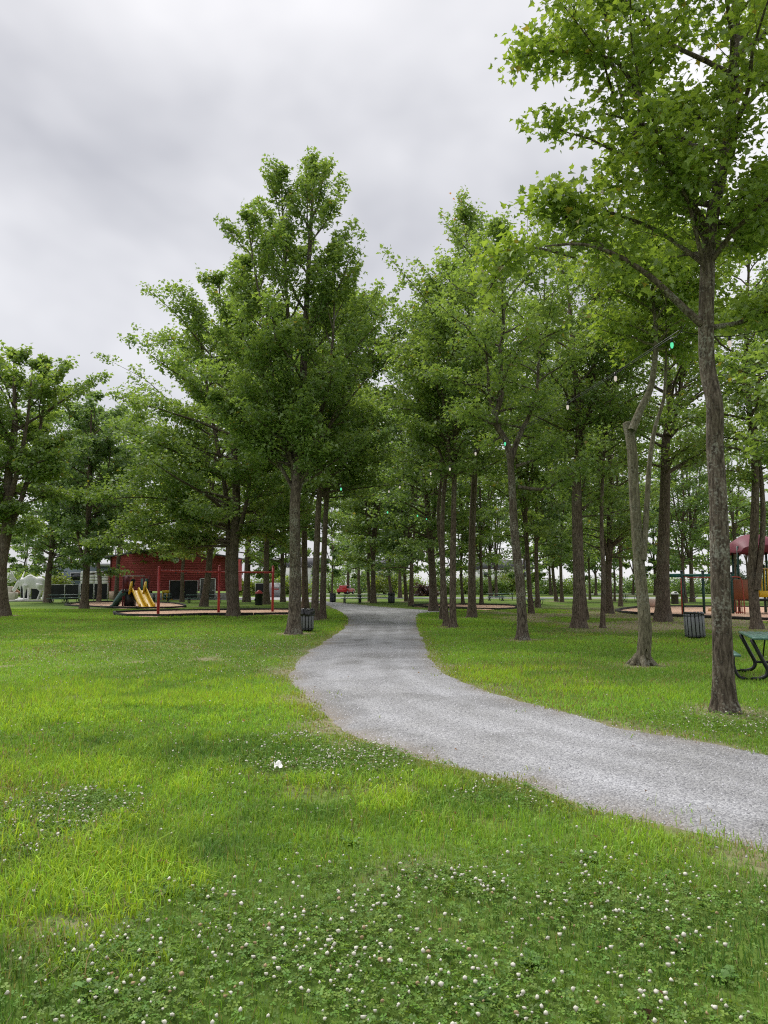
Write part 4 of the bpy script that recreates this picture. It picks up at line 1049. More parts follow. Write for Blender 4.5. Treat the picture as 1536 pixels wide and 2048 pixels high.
# ------------------------------------------------------------------ yellow double slide with its tower
def slide_tower():
    D = G(262, 1214.5)[1]
    k = D / F
    o = PD(262, 1214.5, D)
    t = thing('slide_playset', 'small maroon play tower with a yellow double slide, in front of the red building', 'playset', (o[0], D, 0))
    X = lambda px: (px - 262) * k
    Z = lambda py: PD(262, py, D)[2]
    zt, zd = Z(1151.5), Z(1181)
    for x in (X(244), X(285)):
        for y in (0.15, 1.35):
            MB().box((x, y, zt / 2), (0.11, 0.11, zt), bev=0.015).build('post', M['maroon'], t)
    MB().box(((X(244) + X(285)) / 2, 0.75, zd - 0.05), (X(285) - X(244) + 0.2, 1.4, 0.1)).build('deck', M['black_steel'], t)
    for z in (zt - 0.02,):
        MB().box(((X(244) + X(285)) / 2, 0.12, z), (X(285) - X(244) + 0.1, 0.06, 0.06)).build('top_rail', M['grey_metal'], t)
    MB().box((X(247), 0.75, zt * 0.42), (0.05, 1.2, zt * 0.8)).build('side_panel', M['maroon'], t)
    MB().box((X(243.5) + 0.26, 0.1, (zt + zd) / 2 + 0.05), (0.34, 0.05, zt - zd - 0.15)).build('front_panel', M['maroon'], t)
    MB().box((X(276), 1.3, zd / 2 + 0.2), (0.55, 0.05, zd + 1.4)).build('back_panel', M['dark_green'], t)
    MB().box((X(256), 0.5, zd * 0.47), (0.6, 0.7, zd * 0.92)).build('under_panel', M['black_steel'], t)
    # slide: two flat troughs between three raised rails, run out towards the viewer and right
    def rail_line(off, h):
        s = np.array([0.0, 0.12, 0.5, 0.8, 0.93, 1.0]); zz = np.array([zd, zd - 0.05, zd * 0.52, zd * 0.2, 0.12, 0.1])
        xx = X(258) + 0.12 + (X(279) - X(258) + 0.55) * s + off; yy = 0.05 - 2.0 * s
        return np.stack([xx, yy, zz + h], 1)
    wd = (X(283) - X(255)) / 2
    for j in range(2):
        a, b = rail_line(wd * j, 0), rail_line(wd * (j + 1), 0)
        A_, B_ = spline(a, 24), spline(b, 24)
        w_ = np.stack([A_, B_, B_ - [0, 0, 0.06], A_ - [0, 0, 0.06]], 1).reshape(-1, 3)
        q = []
        for i in range(23):
            for e_ in range(4): q.append([i * 4 + e_, i * 4 + (e_ + 1) % 4, i * 4 + 4 + (e_ + 1) % 4, i * 4 + 4 + e_])
        q += [[0, 1, 2, 3], [92, 93, 94, 95]]
        MB().add(w_, q).build('chute', M['yellow'], t, False)
    for j in range(3):
        hgt = 0.20
        c = spline(rail_line(wd * j, hgt / 2), 24)
        rr = np.stack([np.full(24, 0.055), np.full(24, hgt / 2 + 0.03)], 1)
        MB().tube(c, rr, 10).build('slide_rail', M['yellow'], t, True)
    for j, hh in ((0, Z(1163)), (2, Z(1163))):
        p0 = rail_line(wd * j, 0)[0]
        m = MB(); m.prism([(-0.05, zd - 0.1), (-0.55, zd - 0.28), (-0.42, zd + 0.15), (-0.1, hh), (0.08, hh), (0.08, zd - 0.1)], 'x', p0[0] - 0.045, p0[0] + 0.045)
        m.V[0][:, 1] += 0.05
        m.build('entry_wing', M['yellow'], t)
    # green climbing hump on the left
    m = MB()
    xs = spline([(X(218), 0.5, 0.05), (X(226), 0.5, 0.16), (X(232), 0.5, 0.55), (X(240), 0.6, 0.95), (X(245), 0.7, 1.05)], 14)
    m.tube(xs, np.stack([np.linspace(0.45, 0.6, 14), np.linspace(0.10, 0.42, 14)], 1), 14)
    m.build('climbing_hump', M['dark_green'], t, True)
    return t, o, X, zd, D
sl, sl_o, sl_X, sl_zd, sl_D = slide_tower()

# ------------------------------------------------------------------ fused figures (remeshed tubes): child and moose
def fuse(o, vox, sm=4):
    r = o.modifiers.new('fuse', 'REMESH'); r.mode = 'VOXEL'; r.voxel_size = vox; r.use_smooth_shade = True
    s = o.modifiers.new('soften', 'SMOOTH'); s.factor = 0.5; s.iterations = sm
def child(loc):
    t = thing('person', 'child in dark clothes standing on the tower deck at the top of the yellow slide', 'person', loc, 0.15)
    m = MB()
    m.tube([(0, 0, 0.52), (0, 0, 0.62), (0, 0.005, 0.74), (0, 0, 0.84), (0, 0, 0.875)], np.array([(0.085, 0.065), (0.08, 0.06), (0.10, 0.068), (0.10, 0.06), (0.045, 0.045)]), 14)
    m.tube([(0, 0, 0.85), (0, 0, 0.93)], 0.036, 10)
    m.tube([(0, 0, 0.90), (0, -0.004, 0.93), (0, 0, 0.99), (0, 0.006, 1.05), (0, 0.01, 1.095), (0, 0.01, 1.115)], np.array([(0.03, 0.036), (0.055, 0.062), (0.073, 0.08), (0.076, 0.085), (0.05, 0.058), (0.012, 0.015)]), 14)
    m.tube([(0, -0.07, 0.985), (0, -0.094, 0.972)], [0.016, 0.011], 8)
    for sg in (-1, 1):
        m.tube([(sg * 0.077, 0, 1.01), (sg * 0.088, 0.008, 0.99)], [0.018, 0.014], 6)
        m.tube(spline([(sg * 0.09, 0, 0.83), (sg * 0.145, 0.01, 0.70), (sg * 0.15, -0.03, 0.60), (sg * 0.135, -0.07, 0.50)], 9), np.linspace(0.036, 0.022, 9), 8)
        m.tube([(sg * 0.135, -0.07, 0.51), (sg * 0.13, -0.085, 0.455)], [0.024, 0.018], 8)
        for f in range(4):
            m.tube([(sg * (0.118 + 0.01 * f), -0.082 + 0.004 * f, 0.46), (sg * (0.116 + 0.011 * f), -0.092, 0.428 - 0.004 * (f % 2)), (sg * (0.114 + 0.01 * f), -0.086, 0.41)], 0.0075, 6)
        m.tube([(sg * 0.12, -0.095, 0.485), (sg * 0.105, -0.11, 0.455)], [0.01, 0.007], 6)
        m.tube(spline([(sg * 0.052, 0, 0.55), (sg * 0.06, -0.01, 0.30), (sg * 0.06, 0.012, 0.16), (sg * 0.06, 0.01, 0.05)], 10), np.array([0.062, 0.06, 0.054, 0.046, 0.042, 0.043, 0.04, 0.033, 0.027, 0.026]), 10)
        m.tube([(sg * 0.06, 0.03, 0.028), (sg * 0.064, -0.06, 0.026), (sg * 0.066, -0.10, 0.02)], [0.03, 0.032, 0.022], 8)
    b = m.build('body', M['skin'], t, True); fuse(b, 0.011, 3)
    m = MB(); m.tube([(0, 0, 0.50), (0, 0, 0.62), (0, 0.005, 0.74), (0, 0, 0.83), (0, 0, 0.868)], np.array([(0.105, 0.085), (0.098, 0.078), (0.115, 0.083), (0.112, 0.072), (0.055, 0.053)]), 14)
    for sg in (-1, 1): m.tube([(sg * 0.085, 0, 0.835), (sg * 0.13, 0.006, 0.74), (sg * 0.148, 0.0, 0.67)], [0.048, 0.05, 0.05], 10)
    s_ = m.build('shirt', M['cloth_dark'], t, True); fuse(s_, 0.012, 2)
    m = MB(); m.tube([(0, 0, 0.46), (0, 0, 0.56)], np.array([(0.10, 0.08), (0.10, 0.08)]), 12)
    for sg in (-1, 1): m.tube([(sg * 0.05, 0, 0.53), (sg * 0.062, -0.008, 0.29)], [0.072, 0.07], 10)
    s_ = m.build('shorts', M['cloth_dark'], t, True); fuse(s_, 0.012, 2)
    m = MB(); m.tube([(0, 0.03, 0.96), (0, 0.022, 1.04), (0, 0.012, 1.10), (0, 0.01, 1.13)], np.array([(0.07, 0.068), (0.083, 0.085), (0.066, 0.075), (0.015, 0.02)]), 14)
    m.build('hair', M['hair'], t, True)
    for sg in (-1, 1):
        MB().lathe([(0.0, 0.008), (0.007, 0.005), (0.009, 0.0), (0.007, -0.005), (0, -0.008)], (sg * 0.028, -0.078, 1.005), 8).build('eye', M['hair'], t, True)
    m = MB(); m.tube([(-0.02, -0.071, 0.945), (0, -0.076, 0.943), (0.02, -0.071, 0.945)], 0.005, 6); m.build('mouth', M['maroon'], t, True)
    return t
child((sl_o[0] + sl_X(260.5), sl_D + 0.45, sl_zd))

def moose():
    D = G(60, 1203)[1]; k = D / F
    o = PD(60, 1203, D)
    t = thing('moose_statue', 'white life-size moose statue with palmate antlers on a low plinth', 'statue', (o[0], D, 0.16))
    L = lambda x, y, dy=0.0: np.array([(x - 60) * k, dy, (1201.5 - y) * k])
    m = MB()
    body = [(47, 1168), (51, 1167.5), (57, 1166), (64, 1167), (71, 1168.5), (78, 1168), (84, 1168), (88, 1169)]
    half = [7, 11.5, 13.6, 12.6, 11.4, 11.6, 10, 4]
    m.tube(spline([L(*b) for b in body], 28), np.stack([spline(np.array([[h * .55] for h in half]) * k, 28)[:, 0], spline(np.array([[h] for h in half]) * k, 28)[:, 0]], 1), 18)
    m.tube(spline([L(66, 1160), L(59, 1156), L(52, 1160), L(45, 1164)], 10), np.array([0.1, .2, .24, .26, .27, .27, .26, .25, .24, .22]), 12)       # hump
    m.tube(spline([L(52, 1165), L(43, 1166), L(36, 1169)], 10), np.stack([np.linspace(6, 4.2, 10) * k, np.linspace(9.5, 5.6, 10) * k], 1), 14)   # neck
    m.tube(spline([L(38, 1166), L(34, 1170), L(30, 1177), L(27, 1182), L(25, 1184)], 12), np.stack([np.array([3.4, 4.2, 4.2, 3.9, 3.6, 3.4, 3.4, 3.6, 3.8, 3.8, 3.2, 1.4]) * k, np.array([4.4, 5.4, 5.4, 5.0, 4.6, 4.4, 4.5, 4.7, 4.8, 4.4, 3.4, 1.6]) * k], 1), 12)   # head
    m.tube(spline([L(38, 1174), L(38.5, 1178), L(40, 1180)], 6), np.linspace(1.8, .6, 6) * k, 8)                                             # bell
    for sg, dx in ((-1, 0), (1, 3.2)):
        dy = sg * 0.30
        m.tube(spline([L(52 + dx, 1172, dy), L(51 + dx, 1181, dy), L(50.5 + dx, 1189, dy), L(50 + dx, 1197, dy), L(50 + dx, 1201, dy)], 14), np.array([6, 5.4, 4.6, 3.6, 3.0, 2.7, 2.5, 2.3, 1.9, 1.7, 1.6, 1.6, 1.8, 2.2]) * k, 10)
        m.tube(spline([L(81 + dx * .4, 1170, dy), L(80 + dx * .4, 1178, dy), L(83.5 + dx * .4, 1184, dy), L(80 + dx * .9, 1193, dy), L(77 + dx * 1.6, 1201, dy)], 16), np.array([7, 7.4, 7, 6, 5, 4, 3.2, 2.6, 2.3, 2.2, 2, 1.8, 1.7, 1.7, 1.9, 2.2]) * k, 10)
        m.tube([L(37.5, 1163, sg * .12), L(40, 1159, sg * .32)], [0.09, 0.03], 8)       # ears
    m.tube(spline([L(87, 1162), L(89, 1166), L(88.5, 1171)], 5), [0.09, 0.08, 0.07, 0.05, 0.03], 8)
    b = m.build('body', M['white'], t, True); fuse(b, 0.045, 5)
    for sg in (-1, 1):                   # palmate antlers: a thick plate with tines along its rim
        m = MB()
        out = [(36, 1164), (31, 1163.6), (27, 1166), (23, 1168.3), (17.5, 1167), (23, 1165.6), (26, 1163), (24, 1160.6), (19, 1160.2), (16, 1155.5), (20.5, 1158), (23.5, 1157.4), (22.6, 1154.6), (18.6, 1151), (22.8, 1152.6), (24.4, 1152.8), (21.6, 1147.2), (25, 1150), (25.6, 1149.6), (24.6, 1143.4), (27.6, 1148.4), (29.6, 1155), (32.5, 1160.5)]
        pol = [((x - 60) * k, (1201.5 - y) * k) for x, y in out]
        m.prism(pol, 'y', -0.035, 0.035)
        V = m.V[0]
        x0 = pol[0][0]; dd = np.maximum(0, x0 - V[:, 0] + (V[:, 2] - pol[0][1]) * 0.5)
        V[:, 1] += sg * (0.12 + 0.55 * dd)
        if sg > 0: V[:, 0] += 0.30 + 0.45 * dd
        m.build('antler', M['white'], t)
    p = MB(); x0, x1 = (20 - 60) * k, (101 - 60) * k
    p.box(((x0 + x1) / 2, -0.1, -0.08), (x1 - x0, 1.9, 0.15), bev=0.03)
    p.build('plinth', M['concrete'], t)
    MB().lathe([(0.65, 0.0), (0.6, 0.08), (0.4, 0.15), (0, 0.19)], tuple(L(46, 1201.5, -0.2)), 14).build('mound', M['white'], t, True)
    return t
moose()
# stone seat and timber left of the statue
def stone_seat():
    D = 82; k = D / F; o = PD(20, 1203, D)
    t = thing('stone_bench', 'pale stone block bench with a brown timber ramp behind the moose statue', 'bench', (o[0], D, 0))
    MB().box((0.2, 0, 0.42), (1.0, 0.8, 0.84), bev=0.04).build('block', M['stone'], t)
    MB().box((-0.35, 0.5, 0.75), (0.5, 0.5, 1.5), bev=0.04).build('backrest', M['stone'], t)
    m = MB(); m.prism([(0.0, 0.8), (0.0, 1.45), (0.95, 0.75), (1.0, 0.6)], 'y', 0.5, 0.7); m.build('ramp', M['wood'], t)
    return t
stone_seat()

# ------------------------------------------------------------------ red building
def red_building():
    D = 86.0; k = D / F
    X = lambda px: (px - CX) * k
    Z = lambda py: PD(0, py, D)[2]
    xl, xr = X(222), X(455); xm = (xl + xr) / 2
    t = thing('red_building', 'dark red barn-like building with a gable and grey door behind the swing', 'building', (xm, D, 0))
    hw = (xr - xl) / 2; ze = Z(1112); zp = ze + 0.8; dep = 9.0
    zc = 0.95
    m = MB(); m.prism([(-hw, zc), (hw, zc), (hw, ze), (0, zp), (-hw, ze)], 'y', 0.0, dep); m.build('wall', M['barn'], t)
    n = 24
    for i in range(n):                   # lapped boards, each a little proud of the wall
        z0 = zc + (zp - zc - 0.1) * i / n; z1 = zc + (zp - zc - 0.1) * (i + 1) / n - 0.02
        w0 = hw if z1 < ze else hw * max(0.02, (zp - z1) / (zp - ze))
        dl, dr = X(400) - xm, X(434) - xm
        runs = [(-w0 + 0.02, w0 - 0.02)]
        if z0 < 2.45: runs = [(-w0 + 0.02, dl), (dr, w0 - 0.02)]
        for a, b in runs: MB().box(((a + b) / 2, -0.016, (z0 + z1) / 2), (b - a, 0.03, z1 - z0), rx=0.06).build('board', M['barn'], t)
    for sg in (-1, 1):
        m = MB(); m.prism([(0, zp + 0.08), (sg * (hw + 0.5), ze - 0.2), (sg * (hw + 0.5), ze - 0.02), (0, zp + 0.26)], 'y', -0.5, dep + 0.4)
        m.build('roof_slope', M['roof'], t)
        MB().box((sg * (hw - 0.06), -0.03, (ze + zc) / 2), (0.14, 0.08, ze - zc)).build('corner_trim', M['barn_trim'], t)
    split = X(262) - xm
    MB().box(((-hw + split) / 2, -0.02, zc / 2), (split + hw, 0.10, zc)).build('base_wall', M['pink_block'], t)
    MB().box(((hw + split) / 2, -0.015, zc / 2 - 0.1), (hw - split, 0.10, zc - 0.2)).build('base_wall', M['concrete'], t)
    dx = X(417.5) - xm
    d = MB().box((dx, -0.06, 1.17), (1.62, 0.07, 2.28)).build('door', M['grey_door'], t)
    for a, b, c, e_ in ((dx - 0.86, 1.2, 0.1, 2.4), (dx + 0.86, 1.2, 0.1, 2.4), (dx, 2.38, 1.82, 0.1)):
        MB().box((a, -0.08, b), (c, 0.1, e_)).build('frame', M['white'], d)
    MB().box((dx + 0.62, -0.13, 1.05), (0.12, 0.08, 0.12), bev=0.02).build('handle', M['white'], d)
    m = MB(); m.lathe([(0.0, 0.0), (0.34, 0.0), (0.36, 0.05), (0.30, 0.09), (0, 0.1)], sides=24)
    V = m.V[0]; V[:] = np.stack([V[:, 0], -V[:, 2], V[:, 1]], 1) + [X(353) - xm, -0.05, Z(1120)]
    m.build('round_light', M['white'], t, True)
    MB().box((hw + 0.06, -0.05, (zc + ze) / 2 - 0.3), (0.07, 0.07, ze - zc), bev=0.01).build('downpipe', M['grey_metal'], t)
    return t
red_building()
def screen_fence(x0, x1, y0, y1, D, n, label, group=None):
    """temporary fence: posts, a frame and dark fabric panels"""
    k = D / F
    a = PD(x0, y0, D); b = PD(x1, y0, D); z1 = PD(x0, y1, D)[2]
    t = thing('screened_fence', label, 'fence', (a[0], D, 0), 0, group)
    w = (b[0] - a[0]) / n
    for i in range(n + 1):
        m = MB(); m.tube([(w * i - 0.05, 0, 0), (w * i - 0.05, 0, z1 + 0.08)], 0.04, 8); m.build('post', M['grey_metal'], t, True)
    for i in range(n):
        xs = np.linspace(0.03, w - 0.13, 9); zs = np.linspace(0.12, z1, 5)
        gx, gz = np.meshgrid(xs, zs); gy = (fbm(gx * 1.3 + i * 7, gz * 1.1, 4, 2) - 0.5) * 0.12
        V = np.stack([w * i + gx.ravel(), gy.ravel(), gz.ravel()], 1)
        q = [[r * 9 + c, r * 9 + c + 1, (r + 1) * 9 + c + 1, (r + 1) * 9 + c] for r in range(4) for c in range(8)]
        MB().add(np.vstack([V, V + [0, 0.02, 0]]), q + [[a_ + 45 for a_ in reversed(f)] for f in q]).build('fabric_panel', M['screen'], t, True)
        m = MB(); m.tube([(w * i, -0.03, z1 + 0.03), (w * (i + 1) - 0.1, -0.03, z1 + 0.03)], 0.025, 6); m.build('top_rail', M['grey_metal'], t, True)
    return t
screen_fence(41, 82, 1200, 1173, 80, 2, 'black fence screens right behind the legs of the moose statue')
screen_fence(101, 158, 1200, 1170, 80.5, 2, 'black fence screens between the statue and the trunk, left of the white stacks')
screen_fence(160, 216, 1200, 1168, 79.5, 2, 'black fence screens below the white stacks, left of the red building')
screen_fence(339, 396, 1199.5, 1162, 83.5, 2, 'dark screened enclosure standing against the red wall')
screen_fence(511, 567, 1194, 1167, 104, 2, 'dark low screened fence round the grey waste container')
def stacks():
    D = 88.0; k = D / F
    a = PD(161, 1200, D); t = None
    rng = np.random.default_rng(3)
    for i in range(4):
        x = a[0] + 0.45 + i * 0.82
        s_ = thing('crate_stack', ('leftmost', 'second', 'third', 'rightmost')[i] + ' of the four white crate stacks rising behind the fence', 'crates', (x, D, 0), 0, 'white crate stacks behind the fence')
        nz = 9 - (i == 3) 
        for j in range(nz):
            MB().box((rng.normal(0, 0.015), 0, 0.17 + j * 0.36), (0.76, 0.76, 0.31), bev=0.03).build('crate', M['white'], s_)
            MB().box((0, 0, 0.345 + j * 0.36), (0.66, 0.66, 0.035)).build('gap_tray', M['grey_metal'], s_)
stacks()
def yellow_rack():
    D = 84.5; p = PD(326, 1199, D); k = D / F
    t = thing('yellow_rack', 'small yellow rack with planters standing left of the dark enclosure', 'rack', (p[0], D, 0))
    MB().box((0.5, 0, 0.92), (1.1, 0.6, 0.3), bev=0.04).build('tray', M['yellow'], t)
    for x in (0.02, 0.5, 0.98):
        MB().box((x, 0, 0.4), (0.1, 0.5, 0.8)).build('leg', M['yellow'], t)
    for x in (0.26, 0.74): MB().lathe([(0, 0), (0.15, 0), (0.2, 0.5), (0.17, 0.52), (0, 0.5)], (x, -0.1, 0.05), 12).build('planter', M['dark_green'], t, True)
yellow_rack()
def container():
    D = 101.0; p = PD(550, 1195, D)
    t = thing('waste_container', 'grey-white waste container with a sloped hood, between two trunks', 'container', (p[0], D, 0))
    m = MB(); m.prism([(-0.75, 0.0), (0.75, 0.0), (0.75, 1.5), (0.45, 1.95), (-0.6, 1.95), (-0.75, 1.7)], 'y', 0, 1.4); m.build('body', M['grey_metal'], t)
    MB().box((0.0, -0.03, 1.1), (1.0, 0.05, 0.14)).build('label_band', M['red_paint'], t)
    MB().box((0.0, -0.03, 1.55), (1.1, 0.05, 0.35), bev=0.02).build('hatch', M['white'], t)
container()
# ------------------------------------------------------------------ playground on the right
def playground():
    D = G(1440, 1230)[1]; k = D / F
    o = PD(1440, 1230, D)
    t = thing('play_structure', 'green and brown play structure with a raspberry roof, cut by the right edge', 'play structure', (o[0], D, 0))
    X = lambda px: (px - 1440) * k
    Z = lambda py: PD(1440, py, D)[2]
    def tb(name, pts, r, mat, n=12, sp=0):
        m = MB(); m.tube(spline(pts, sp) if sp else pts, r, 10); return m.build(name, M[mat], t, True)
    zt = Z(1146)
    for x, y, h in ((1335, 0.9, Z(1134)), (1367, 0, Z(1144)), (1409, 0, Z(1144)), (1466, 0.0, Z(1147)), (1506, 0.0, Z(1131)), (1560, 0, Z(1131)), (1506, 1.6, Z(1131)), (1560, 1.6, Z(1131))):
        po = tb('post', [(X(x), y, 0), (X(x), y, h)], 0.075, 'post_green')
        m = MB(); m.lathe([(0.085, 0), (0.085, 0.05), (0.04, 0.09), (0, 0.09)], (X(x), y, h), 10); m.build('cap', M['black_steel'], po, True)
    tb('beam', [(X(1335), 0.9, Z(1150.5)), (X(1367), 0.05, Z(1151))], 0.11, 'teal')
    tb('beam', [(X(1367), 0.05, Z(1151)), (X(1470), 0.05, Z(1150))], 0.085, 'teal')
    tb('hand_rail', [(X(1370), -0.1, Z(1152.5)), (X(1376), -0.25, Z(1155)), (X(1430), -0.25, Z(1155)), (X(1461), -0.1, Z(1154))], 0.03, 'orange_red')
    tb('pole', [(X(1359.5), -0.4, 0), (X(1359.5), -0.4, Z(1156))], 0.035, 'orange_red')
    tb('loop_rail', [(X(1392), 1.5, Z(1165)), (X(1394), 1.5, Z(1190)), (X(1400), 1.5, Z(1197)), (X(1412), 1.5, Z(1197)), (X(1420), 1.5, Z(1192))], 0.03, 'black_steel', sp=14)
    tb('step_bar', [(X(1368), 0, 0.45), (X(1408), 0, 0.45)], 0.03, 'black_steel')
    tb('arch_rail', [(X(1462), -0.3, Z(1154)), (X(1472), -0.32, Z(1154)), (X(1479), -0.35, Z(1158)), (X(1481), -0.4, Z(1180)), (X(1482), -0.45, Z(1230))], 0.032, 'orange_red', sp=20)
    tb('arch_rail', [(X(1462), 0.3, Z(1154)), (X(1470), 0.3, Z(1154)), (X(1474), 0.3, Z(1160)), (X(1474), 0.3, Z(1190)), (X(1474), 0.3, Z(1222))], 0.03, 'orange_red', sp=20)
    for i in range(4): tb('ladder_bar', [(X(1470 + 3.6 * i), -0.2, 0.0), (X(1470 + 3.6 * i), -0.2, Z(1199))], 0.022, 'orange_red')
    tb('ladder_foot', [(X(1468), -0.2, 0.16), (X(1483), -0.2, 0.16)], 0.03, 'orange_red')
    MB().box(((X(1468) + X(1504)) / 2, -0.02, (Z(1159) + Z(1199)) / 2), (X(1504) - X(1468), 0.06, Z(1159) - Z(1199)), bev=0.02).build('panel', M['brown_panel'], t)
    MB().box((X(1533), 0.8, Z(1200)), (X(1562) - X(1504), 1.6, 0.12)).build('deck', M['black_steel'], t)
    for y0 in (1.62,): MB().box((X(1486), y0, Z(1212)), (0.1, 0.1, 2 * Z(1212) * 0.5)).build('deck_post', M['black_steel'], t)
    for i in range(5):
        x = 1520 + 6 * i
        tb('guard_bar', [(X(x), 0.0, Z(1195)), (X(x), 0.0, Z(1137))], 0.03, 'yellow')
    tb('guard_rail', [(X(1520), 0, Z(1137)), (X(1550), 0, Z(1137))], 0.035, 'tan')
    MB().box((X(1535), -0.05, Z(1188)), (X(1550) - X(1520), 0.06, 0.35), bev=0.02).build('panel', M['yellow'], t)
    # roof: shallow four-sided tent with scalloped skirt over four thin poles
    xa, xb = X(1482), X(1582); zm, zr, zs = Z(1066), Z(1084), Z(1103)
    for x, y in ((1484, 0.2), (1500, 1.8), (1568, 0.2), (1570, 1.8)):
        tb('roof_pole', [(X(x), y, 0.0 if x != 1484 else Z(1199)), (X(x), y, Z(1092))], 0.06, 'post_green')
    m = MB(); n = 24; xs = np.linspace(xa, xb, n); u = np.linspace(-1, 1, n)
    crest = zs + (zm - zs) * np.sqrt(np.clip(1 - np.abs(u) ** 2.2, 0, 1)) ** 0.9
    pr = []
    for yy, f in ((-0.35, 0.0), (0.1, 0.55), (1.0, 1.0), (1.9, 0.55), (2.35, 0.0)):
        pr.append(np.stack([xs, np.full(n, yy), zs + (crest - zs) * (0.35 + 0.65 * f)], 1))
    V = np.vstack(pr + [p_ - [0, 0, 0.05] for p_ in pr])
    q = []
    for r in range(4):
        for c in range(n - 1):
            q.append([r * n + c, r * n + c + 1, (r + 1) * n + c + 1, (r + 1) * n + c]); q.append([5 * n + r * n + c, 5 * n + (r + 1) * n + c, 5 * n + (r + 1) * n + c + 1, 5 * n + r * n + c + 1])
    m.add(V, q); m.build('roof', M['canopy'], t, True)
    m = MB()
    for yy in (-0.36, 2.36):
        top = zs + (crest - zs) * 0.35; bot = zs - 0.02 - 0.10 * np.abs(np.sin(np.linspace(0, math.pi * 6, n)))
        V = np.vstack([np.stack([xs, np.full(n, yy), top], 1), np.stack([xs, np.full(n, yy), bot], 1), np.stack([xs, np.full(n, yy + 0.04), top], 1), np.stack([xs, np.full(n, yy + 0.04), bot], 1)])
        q = []
        for c in range(n - 1): q += [[c, c + 1, n + c + 1, n + c], [2 * n + c, 3 * n + c, 3 * n + c + 1, 2 * n + c + 1], [n + c, n + c + 1, 3 * n + c + 1, 3 * n + c]]
        m.add(V, q)
    m.build('roof_skirt', M['canopy'], t, True)
    m = MB(); m.tube(spline([(X(1502), 2.3, Z(1198)), (X(1500), 2.8, Z(1206)), (X(1492), 3.2, Z(1214)), (X(1482), 3.4, Z(1222)), (X(1476), 3.4, Z(1225))], 14), np.stack([np.full(14, 0.34), np.full(14, 0.16)], 1), 12)
    m.build('spiral_slide', M['tan'], t, True)
    return t
playground()
def crawl_tube():
    p = G(1301, 1216); t = thing('crawl_tube', 'pale fallen crawl tube lying on the chips behind the hollow maple', 'play tube', tuple(p))
    m = MB(); m.tube([(-0.75, 0, 0.33), (-0.72, 0, 0.33), (0.72, 0, 0.33), (0.75, 0, 0.33)], [0.27, 0.33, 0.33, 0.27], 18); m.build('shell', M['pink_block'], t, True)
    for x in (-0.6, 0.6): MB().box((x, 0, 0.05), (0.1, 0.6, 0.1)).build('foot', M['dark_timber'], t)
crawl_tube()
# ------------------------------------------------------------------ car, cone, far houses
def car():
    D = 138.0; p = PD(692, 1187.5, D)
    t = thing('parked_car', 'red car on the far road, partly behind a trunk', 'car', (p[0], D, 0.01), 1.2)
    m = MB(); m.prism([(-2.1, 0.35), (2.1, 0.35), (2.15, 0.75), (1.9, 0.95), (1.1, 1.02), (-1.5, 1.02), (-2.1, 0.95), (-2.2, 0.7)], 'y', -0.88, 0.88); b = m.build('body', M['car_red'], t, bevel=0.06)
    m = MB(); m.prism([(-1.7, 1.0), (1.0, 1.0), (0.35, 1.55), (-1.35, 1.58)], 'y', -0.74, 0.74); m.build('cabin', M['car_red'], t, bevel=0.06)
    for sg in (-1, 1):
        m = MB(); m.prism([(-1.5, 1.08), (0.75, 1.08), (0.3, 1.47), (-1.25, 1.49)], 'y', sg * 0.745, sg * 0.765); m.build('side_window', M['glass'], t)
        MB().box((2.1 - 0.03, sg * 0.62, 0.72), (0.12, 0.36, 0.16), bev=0.03).build('headlight', M['white'], t)
        for x in (-1.35, 1.35):
            m = MB(); m.tube([(x, sg * 0.70, 0.34), (x, sg * 0.90, 0.34)], 0.34, 18); w = m.build('wheel', M['rubber'], t, True)
            m = MB(); m.tube([(x, sg * 0.90, 0.34), (x, sg * 0.915, 0.34)], 0.2, 14); m.build('rim', M['grey_metal'], w, True)
    m = MB(); m.add([(1.02, -0.68, 1.06), (1.02, 0.68, 1.06), (0.42, 0.64, 1.5), (0.42, -0.64, 1.5)], [[0, 1, 2, 3]]); m.V[0][:, 0] += 0.02; m.build('windscreen', M['glass'], t)
car()
def post_cone():
    p = G(636, 1203.5); t = thing('traffic_post', 'slim orange and white warning post at the path end between two trunks', 'warning post', tuple(p))
    MB().lathe([(0, 0), (0.22, 0), (0.22, 0.05), (0.08, 0.08), (0, 0.08)], sides=16).build('foot', M['rubber'], t, True)
    MB().lathe([(0.07, 0.08), (0.06, 1.1), (0, 1.12)], sides=14).build('body', M['orange'], t, True)
    for z in (0.6, 0.85): MB().lathe([(0.072, z), (0.07, z + 0.12)], sides=14).build('band', M['white'], t, True)
post_cone()
def house(px_, D, w, h, label, wall='concrete', roof='roof', nwin=3):
    p = PD(px_, 1190, D)
    t = thing('house', label, 'house', (p[0], D, 0), 0, 'far houses')
    MB().box((0, 3.5, h / 2), (w, 7, h)).build('wall', M[wall], t)
    m = MB(); m.prism([(-0.4, h - 0.05), (7.4, h - 0.05), (3.5, h + 2.3)], 'x', -w / 2 - 0.4, w / 2 + 0.4); m.build('roof', M[roof], t)
    for i in range(nwin):
        for z in ((1.4,) if h < 4 else (1.4, 4.2)):
            x = -w / 2 + w * (i + 0.5) / nwin
            f = MB().box((x, -0.03, z), (1.3, 0.08, 1.3)).build('window', M['white'], t)
            MB().box((x, -0.08, z), (1.1, 0.04, 1.1)).build('pane', M['glass'], f)
    return t
house(592, 170, 12, 5.6, 'pale far house glimpsed between the trunks left of the path', 'white')
house(762, 175, 12, 5.6, 'pale far house glimpsed above the picnic tables at the bend', 'white')
house(1010, 185, 14, 5.6, 'far pale house behind the yellow-green shrub in the middle right', 'white')
